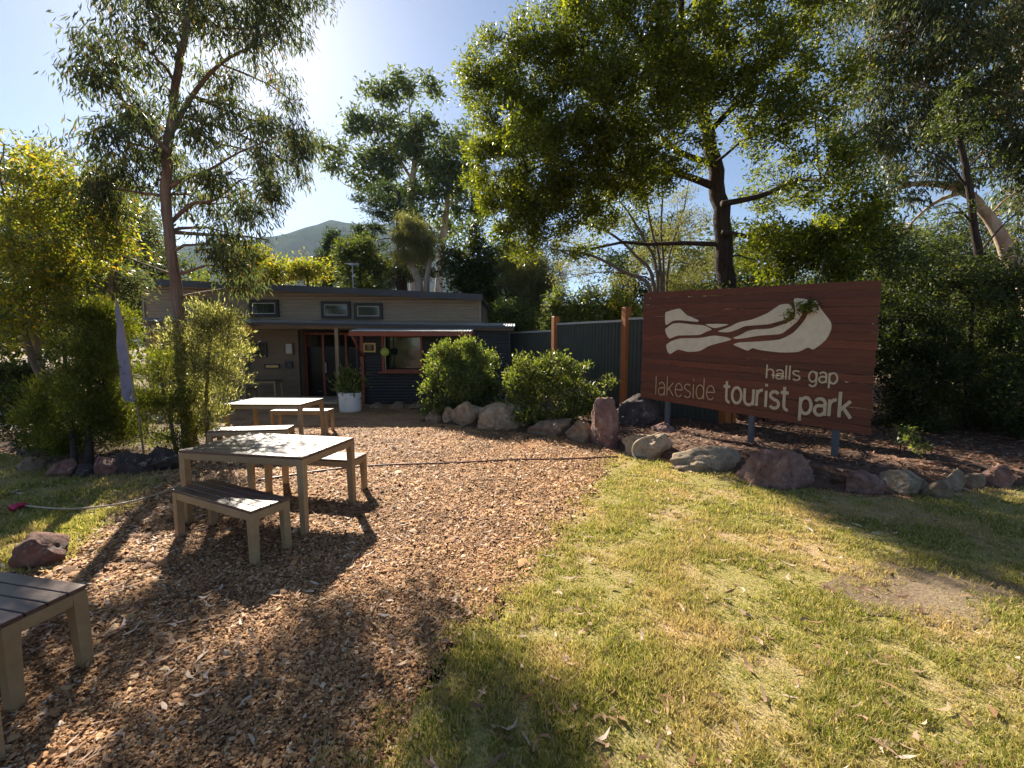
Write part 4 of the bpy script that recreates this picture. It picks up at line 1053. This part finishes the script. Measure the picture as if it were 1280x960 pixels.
# behind the kiosk
def far_base(px, d): p = D(px, 430, d); return Vector((p.x, d, -.1))
d = 44
plant('far_gum', 'tall spreading gum with tufted crown far behind the kiosk roof', 'tree', [([far_base(520, d)] + at([(518, 360), (512, 290), (515, 230), (520, 190), (518, 150)], d), [.6, .5, .42, .33, .23, .1]), ([far_base(545, d)] + at([(550, 330), (558, 260), (560, 210)], d), [.5, .4, .28, .12])],
      [E(468, 118, 22, 12, d), E(490, 122, 16, 12, d), E(512, 108, 22, 14, d), E(536, 116, 16, 10, d), E(438, 148, 18, 9, d), E(458, 152, 20, 12, d), E(450, 168, 14, 10, d), E(420, 190, 20, 14, d), E(415, 212, 14, 12, d), E(460, 190, 24, 16, d), E(445, 222, 12, 10, d), E(500, 160, 28, 18, d), E(540, 160, 26, 20, d), E(490, 200, 36, 18, d), E(530, 205, 36, 24, d), E(572, 185, 28, 30, d), E(470, 225, 30, 18, d), E(510, 245, 36, 20, d), E(560, 235, 34, 30, d), E(590, 250, 26, 40, d), E(540, 285, 36, 22, d)],
      M['gum_far'], M['bark_pale'], .55, .18, 2.3, 1.0, .5, limbs=[(at([(515, 225), (480, 165), (465, 130)], d), [.16, .1, .05]), (at([(516, 240), (460, 220), (430, 200)], d), [.14, .09, .05]), (at([(520, 180), (512, 140), (512, 112)], d), [.12, .08, .04]), (at([(512, 290), (470, 250), (430, 230)], d), [.12, .09, .04])], tw=.045)
d = 24
plant('pine_tree', 'dark layered pine behind the kiosk roof beneath the tufted gum', 'tree', [([far_base(505, d)] + at([(503, 350), (500, 290), (498, 240)], d), [.35, .3, .2, .08])],
      [E(470, 258, 34, 10, d), E(455, 285, 26, 9, d), E(462, 302, 30, 8, d), E(500, 268, 30, 12, d), E(525, 295, 26, 16, d), E(470, 325, 36, 12, d), E(510, 330, 46, 20, d), E(470, 350, 40, 20, d), E(480, 238, 30, 10, d)], M['pine'], M['bark_dark'], .3, .05, 1.9, .42, -.1, tw=.02, clump_flat=.5)
d = 30
plant('conifer', 'small dark pointed conifer against the blue hill', 'tree', [([far_base(414, d)] + at([(414, 330), (416, 292)], d), [.2, .12, .03])],
      [E(418, 295, 7, 8, d), E(414, 306, 13, 10, d), E(412, 318, 18, 12, d), E(408, 332, 22, 12, d), E(404, 348, 26, 14, d)], M['pine'], M['bark_dark'], .3, .07, 3, .35, .2, tw=.02)
d = 20
plant('weeping_sheoak', 'pale weeping she oak with hazy foliage above the kiosk roof', 'tree', [([far_base(526, d)] + at([(524, 365), (515, 335), (500, 315)], d), [.25, .2, .14, .06]), ([far_base(530, d)] + at([(534, 350), (540, 320)], d), [.2, .14, .05])],
      [E(515, 290, 24, 20, d), E(530, 305, 20, 18, d), E(505, 308, 18, 16, d), E(520, 325, 26, 12, d, .7)], M['oak'], M['bark_pale'], .30, .022, 1.9, .35, 1.2, tw=.015)
YG = 'shrubs behind the kiosk roof'
for (px, py, rx, ry, d, m, lb) in ((308, 325, 24, 18, 22, 'sapling', 'bright green shrub top showing over the kiosk roof near the gum trunk'), (345, 338, 26, 12, 24, 'sapling', 'yellow green shrub top over the roof below the blue hill'), (385, 335, 24, 12, 23, 'sapling', 'yellow flowering shrub top over the roof beside the pointed conifer'), (450, 325, 34, 24, 19, 'wood', 'olive bushy tree crown over the roof below the pine'), (590, 330, 36, 50, 19, 'dark', 'dark dense tree rising past the end of the kiosk roof'), (640, 345, 36, 60, 21, 'dark', 'tall black green tree behind where fence meets kiosk'), (645, 395, 26, 22, 15.5, 'round', 'grey green bush showing over the lowest fence panel'), (665, 345, 40, 30, 17, 'oak', 'pale feathery wattle leaning over the fence'), (722, 385, 40, 26, 14, 'bright', 'bright lime green bush glowing behind the fence'), (770, 385, 26, 22, 15, 'sapling', 'yellowish bush behind the fence next to the lime green bush')):
    k = d / FPX; bx = far_base(px, d); c = D(px, py, d)
    cl = [E(px + rx * .5 * math.cos(a), py + ry * .45 * math.sin(a), rx * .6, ry * .6, d + .4 * math.sin(3 * a)) for a in (0, 1.3, 2.5, 3.8, 5.1)] + [E(px, py + ry, rx * .9, ry * .7, d)]
    plant('bush', lb, 'bush', [([bx, Vector((bx.x, d, max(c.z * .5, .4))), c], [.12, .1, .04])], cl, M[m], M['bark_dark'], .011 * d, .0035 * d if m != 'oak' else .0014 * d, 2.2, .022 * d, .1, YG, tw=.012)
# the great wattle behind the sign
d = 10.0
bt = Vector((D(915, 430, d).x, d, 0)); bt.z = -.05
W_ = M['wattle']
wc = []
for (px, py, rx, ry, dd, den) in (
    (625, 95, 50, 40, 10.5, .8), (650, 60, 40, 30, 9.5, .7), (600, 110, 36, 22, 11, .7), (690, 110, 60, 50, 9.5, 1), (640, 170, 60, 44, 10.5, 1), (620, 220, 46, 36, 10.8, 1.1), (680, 190, 60, 46, 9, 1.1), (640, 260, 44, 34, 11, 1.1), (690, 260, 60, 36, 10, 1.1), (655, 300, 40, 22, 11, .9), (730, 60, 60, 50, 9, 1), (760, 130, 60, 50, 8.6, 1.1), (750, 200, 60, 44, 9.2, 1.1), (740, 255, 60, 30, 9.6, .8),
    (800, 50, 60, 50, 8.6, 1), (830, 120, 60, 50, 8.8, 1), (820, 190, 60, 40, 9, 1), (880, 60, 60, 50, 9.2, 1), (900, 120, 60, 34, 8.8, .8), (950, 80, 60, 50, 8.8, .9), (975, 160, 50, 40, 8.6, .7), (1020, 130, 46, 44, 8.6, .7), (1030, 220, 50, 40, 8.2, .8), (975, 235, 44, 30, 11, .6), (1040, 290, 56, 40, 8, 1.1), (980, 310, 56, 36, 8.2, 1.1), (1080, 270, 30, 40, 8, .8), (945, 325, 30, 24, 11, .7), (1050, 330, 40, 24, 7.8, 1),
    (780, -40, 90, 50, 9, .9), (900, -40, 90, 50, 9, .9), (700, 10, 40, 40, 10, .6), (1000, 0, 60, 60, 9, .7), (850, -130, 120, 60, 9.5, .8), (720, 310, 36, 16, 10.6, .6), (790, 235, 40, 24, 9.6, .6)):
    wc.append(E(px, py, rx, ry, dd, den))
sprig = [E(1003, 384, 14, 8, 6.15, 1.2, .10), E(992, 392, 9, 6, 6.15, 1.0, .08), E(1016, 380, 8, 8, 6.2, 1.0, .08)]
plant('wattle_tree', 'huge dark spreading wattle tree whose crown overhangs the timber sign', 'tree',
      [([bt, D(912, 380, d), D(906, 320, d), D(900, 260, d), D(893, 200, d), D(880, 150, d), D(860, 80, d), D(850, 0, d), D(850, -90, d)], [.24, .21, .19, .18, .16, .13, .10, .07, .03])],
      wc, W_, M['bark_dark'], .105, .034, 2.3, .24, .15,
      limbs=[(at([(897, 235), (850, 218), (800, 212), (740, 205), (680, 200, 10.2)], d), [.09, .075, .06, .04, .02]), (at([(892, 205), (850, 190), (800, 150), (740, 110)], 9.7), [.08, .06, .045, .02]), (at([(902, 255), (950, 245), (1000, 225), (1050, 230, 8.6)], 9.6), [.07, .055, .04, .02]), (at([(886, 165), (930, 120), (970, 80)], 9.6), [.07, .05, .02]), (at([(903, 290), (960, 300), (1020, 310, 8.6)], 9.6), [.06, .045, .02]), (at([(872, 120), (820, 70), (780, 20)], 9.6), [.06, .045, .02]), (at([(690, 200), (660, 215), (630, 230)], 10.4), [.03, .02, .01])])
plant('hanging_sprig', 'small leafy sprig hanging down in front of the sign emblem', 'branch', [([D(1030, 325, 6.6), D(1022, 350, 6.4), D(1010, 378, 6.15)], [.012, .009, .005])], sprig, W_, M['bark_dark'], .07, .02, 1.6, .07, .5, None, tw=.003, trunk_name='twig')
# fan of bare stems between fence and wattle
d = 11.0
st = []
b0_ = Vector((D(828, 430, d).x, d, -.05))
for i, tgt in enumerate(([(815, 370), (780, 340), (735, 318), (690, 312)], [(818, 360), (795, 320), (760, 290), (715, 275)], [(822, 350), (805, 300), (785, 265), (760, 235)], [(826, 345), (815, 290), (808, 250), (800, 215)], [(830, 345), (826, 290), (828, 240), (822, 195)], [(834, 350), (842, 300), (855, 260), (862, 220)], [(820, 365), (790, 345), (750, 340), (700, 350)])):
    k = .05 - .004 * i; st.append(([b0_ + Vector((.06 * (i - 3), .05 * (i % 3), 0))] + at(tgt, d + .15 * (i - 3)), [k * 1.3, k, k * .8, k * .6, k * .25]))
plant('multistem_tree', 'small tree of many bare fanning stems between fence and sign', 'tree', st,
      [E(700, 300, 40, 16, 11, .5), E(740, 325, 44, 14, 11.3, .35), E(700, 340, 34, 12, 11.2, .4), E(760, 275, 40, 18, 11, .4), E(800, 230, 40, 22, 11.2, .7), E(850, 280, 40, 36, 11.5, .7), E(870, 330, 36, 26, 11.5, 1.0), E(800, 330, 26, 18, 11.6, .5), E(845, 355, 30, 16, 11.4, .9), E(775, 360, 24, 12, 11.6, .5)],
      M['oak'], M['bark_grey'], .085, .016, 1.0, .26, .2)
# right side: pale gum, slim dark trunk, dense shrubs
d = 12.0
plant('pale_gum', 'pale barked gum with arching limbs and hanging leaves beyond the sign', 'tree',
      [([Vector((D(1300, 430, d).x, d, -.05)), D(1290, 380, d), D(1262, 320, d), D(1235, 270, d), D(1205, 240, d), D(1170, 230, d), D(1130, 232, d), D(1090, 250, d)], [.25, .22, .17, .13, .105, .085, .06, .03]),
       ([Vector((D(1306, 430, d).x, d + .2, -.05)), D(1320, 300, d), D(1315, 200, d), D(1290, 100, d), D(1270, 0, d), D(1260, -100, d)], [.3, .26, .22, .17, .12, .06])],
      [E(1130, 40, 60, 50, 11.5), E(1200, 30, 60, 50, 11.2), E(1260, 60, 50, 50, 11.5), E(1150, 110, 56, 46, 12), E(1220, 110, 56, 46, 11.6), E(1270, 150, 40, 44, 11.6), E(1100, 150, 44, 44, 12.6), E(1170, 180, 50, 30, 12.4), E(1110, 200, 36, 26, 12.4, .8), E(1230, 190, 40, 30, 11.8, .8), E(1100, 80, 40, 40, 12.6, .5), E(1075, 20, 40, 40, 12.6, .4), E(1290, 230, 30, 40, 11.6), E(1150, 212, 34, 16, 11.4), E(1215, 222, 30, 16, 11.5, .8), E(1260, 200, 34, 26, 11.3), E(1120, 250, 22, 20, 11.6, .8), E(1160, -50, 110, 50, 12), E(1270, -60, 60, 60, 12), E(1100, 290, 24, 40, 13, .7), E(1340, 60, 60, 120, 12), E(1340, 250, 50, 100, 12.4)],
      M['gum'], M['bark_pale'], .19, .042, 1.7, .36, 1.4,
      limbs=[(at([(1312, 190), (1270, 165), (1220, 120), (1160, 110)], d), [.12, .09, .06, .03]), (at([(1300, 120), (1240, 115), (1190, 130), (1150, 150)], d), [.10, .08, .05, .02]), (at([(1205, 240), (1175, 250), (1150, 268), (1130, 290)], d), [.06, .05, .035, .02]), (at([(1280, 60), (1220, 30), (1160, 20)], d), [.08, .05, .02])])
d = 9.8
plant('dark_sapling', 'slim dark bare trunked sapling in front of the pale gum', 'tree', [([Vector((D(1225, 430, d).x, d, -.05)), D(1226, 360, d), D(1218, 290, d), D(1208, 220, d), D(1200, 170, d), D(1195, 120, d)], [.10, .09, .075, .065, .05, .025])],
      [E(1190, 130, 26, 26, d, .7), E(1215, 165, 26, 20, d, .5), E(1175, 175, 22, 16, d, .5), E(1240, 210, 24, 16, d, .4), E(1180, 270, 24, 16, d, .3)], M['dark'], M['bark_dark'], .09, .028, 1.2, .2, .3,
      limbs=[(at([(1210, 235), (1180, 200), (1150, 185)], d), [.025, .018, .008]), (at([(1216, 280), (1190, 255), (1160, 262)], d), [.025, .018, .008]), (at([(1206, 215), (1230, 190), (1262, 170)], d), [.022, .015, .007]), (at([(1222, 320), (1250, 285), (1275, 262)], d), [.025, .018, .008])])
DS = 'dense shrubs beyond the sign'
for nm, lb, px, d, cl, m in (
    ('dense_shrub', 'dense dark olive shrub right behind the end of the sign', 1130, 8.2, [(1130, 400, 40, 46), (1110, 340, 30, 40), (1150, 350, 40, 44), (1120, 450, 36, 40), (1155, 440, 40, 46), (1140, 490, 40, 34), (1115, 520, 30, 22), (1160, 525, 34, 20)], 'dark'),
    ('dense_shrub', 'large dark green shrub below the slim dark trunk', 1215, 8.0, [(1200, 360, 46, 44), (1240, 380, 44, 46), (1200, 430, 46, 46), (1245, 450, 44, 46), (1215, 490, 50, 36), (1180, 470, 36, 40), (1250, 510, 36, 30), (1215, 530, 50, 20), (1265, 535, 36, 18)], 'wood'),
    ('dense_shrub', 'shadowy shrub under the pale gum trunk at the bed edge', 1300, 7.2, [(1290, 400, 46, 60), (1280, 470, 40, 50), (1310, 520, 50, 40), (1270, 340, 30, 36), (1330, 440, 60, 80)], 'dark'),
    ('dense_shrub', 'dark shrub growing behind the middle of the sign', 1000, 9.6, [(980, 400, 60, 50), (1040, 400, 50, 60), (920, 400, 50, 46), (1000, 460, 70, 50), (920, 470, 40, 40)], 'dark'),
    ('low_plant', 'low strappy green plant beside the right end of the sign', 1132, 6.3, [(1128, 545, 16, 14), (1142, 550, 14, 12)], 'round'),
    ('low_plant', 'low dark green plant in the shade under the sign', 985, 7.4, [(975, 548, 20, 10), (1000, 548, 14, 9)], 'dark')):
    bx = D(px, 480, d); g0 = Vector((bx.x, d, gz(bx.x, d) - .04)); top = min(c[1] for c in cl)
    plant(nm, lb, 'shrub' if nm == 'dense_shrub' else 'plant', [([g0, g0.lerp(D(px, top + 20, d), .5), D(px, top + 15, d)], [.06, .05, .02] if nm == 'dense_shrub' else [.012, .01, .006])], [E(a, b, c, e, d + .5 * math.sin(a)) for a, b, c, e in cl],
          M[m], M['bark_dark'], .07, .028, 1.7 if nm == 'dense_shrub' else 1.2, .2 if nm == 'dense_shrub' else .09, .2, DS if nm == 'dense_shrub' else None)
# bush trees further back on the right
BT = 'bush trees beyond the fence'
for px, py, rx, ry, d, m, lb in ((820, 330, 70, 60, 19, 'gum_far', 'grey green bush tree beyond the fence behind the fanning stems'), (930, 340, 70, 60, 20, 'wood', 'olive bush tree behind the wattle trunk'), (1060, 330, 80, 70, 21, 'gum_far', 'hazy grey gum crown far behind the end of the sign'), (1190, 320, 90, 60, 22, 'wood', 'olive tree mass beyond the pale gum')):
    bx = far_base(px, d)
    cl = [E(px + rx * .6 * math.cos(a), py + ry * .5 * math.sin(a), rx * .55, ry * .5, d + math.sin(2 * a), .7) for a in (0, 1.05, 2.1, 3.2, 4.2, 5.2)] + [E(px, py + 70, rx, 40, d)]
    plant('bush_tree', lb, 'tree', [([bx, D(px, 400, d), D(px + 5, py, d)], [.22, .18, .05])], cl, M[m], M['bark_grey'], .24, .075, 1.5, .5, .4, BT, tw=.02)
for px, d, lb in ((40, 17, 'dark tree at driveway end behind the young gums'), (140, 19, 'dark tree beside the kiosk roof behind the tall gum trunk')):
    bx = far_base(px, d); cl = [E(px + a, b, 50, 40, d + c) for a, b, c in ((-40, 330, 0), (0, 270, 1), (40, 320, 0), (0, 380, -1), (60, 390, 1), (-60, 400, 1), (-20, 300, 1))]
    plant('bush_tree', lb, 'tree', [([bx, D(px, 380, d), D(px, 290, d)], [.22, .18, .05])], cl, M['wood'], M['bark_grey'], .2, .065, 1.6, .5, .4, 'dark trees beside the kiosk', tw=.02)

# far-off wood that closes the view behind everything
n = 45000
az = rng.uniform(-1.05, 1.05, n); rad = rng.uniform(38, 60, n)
prof = np.array([noise.noise(Vector((a * 9, 3, 0))) * 1.6 + noise.noise(Vector((a * 31, 7, 0))) * .9 for a in az])
top = 6.2 + prof + (np.abs(az) > .35) * 2.0 - ((az > -.62) & (az < -.33)) * 1.0
c = np.stack([np.sin(az) * rad, np.cos(az) * rad, top * rng.random(n) ** .6 * (rad / 50)], 1)
V = leaf_geo(c, unit(rng.normal(size=(n, 3))), .75 * rng.uniform(.6, 1.2, n), .3)
me = np_mesh('far_wood', V, 4, np.arange(n * 4)); tag(link('far_wood', me, M['wood']), 'belt of far woodland closing the view behind kiosk and fence', 'woodland', kind='stuff')

# ================================================================== AIR
hb = MB(); hb.box((0, 700, 224), (6900, 2040, 510)); hz_ = hb.build('haze', [])
hm = bpy.data.materials.new('haze_air'); hm.use_nodes = True; nt = hm.node_tree
nt.nodes.remove(nt.nodes['Principled BSDF']); pv = nt.nodes.new('ShaderNodeVolumePrincipled')
pv.inputs['Color'].default_value = (.62, .80, 1, 1); pv.inputs['Density'].default_value = .00011; pv.inputs['Anisotropy'].default_value = .2
nt.links.new(pv.outputs[0], nt.nodes['Material Output'].inputs['Volume'])
hz_.data.materials.append(hm); tag(hz_, 'thin pale blue air haze over the whole place', 'haze', kind='stuff')
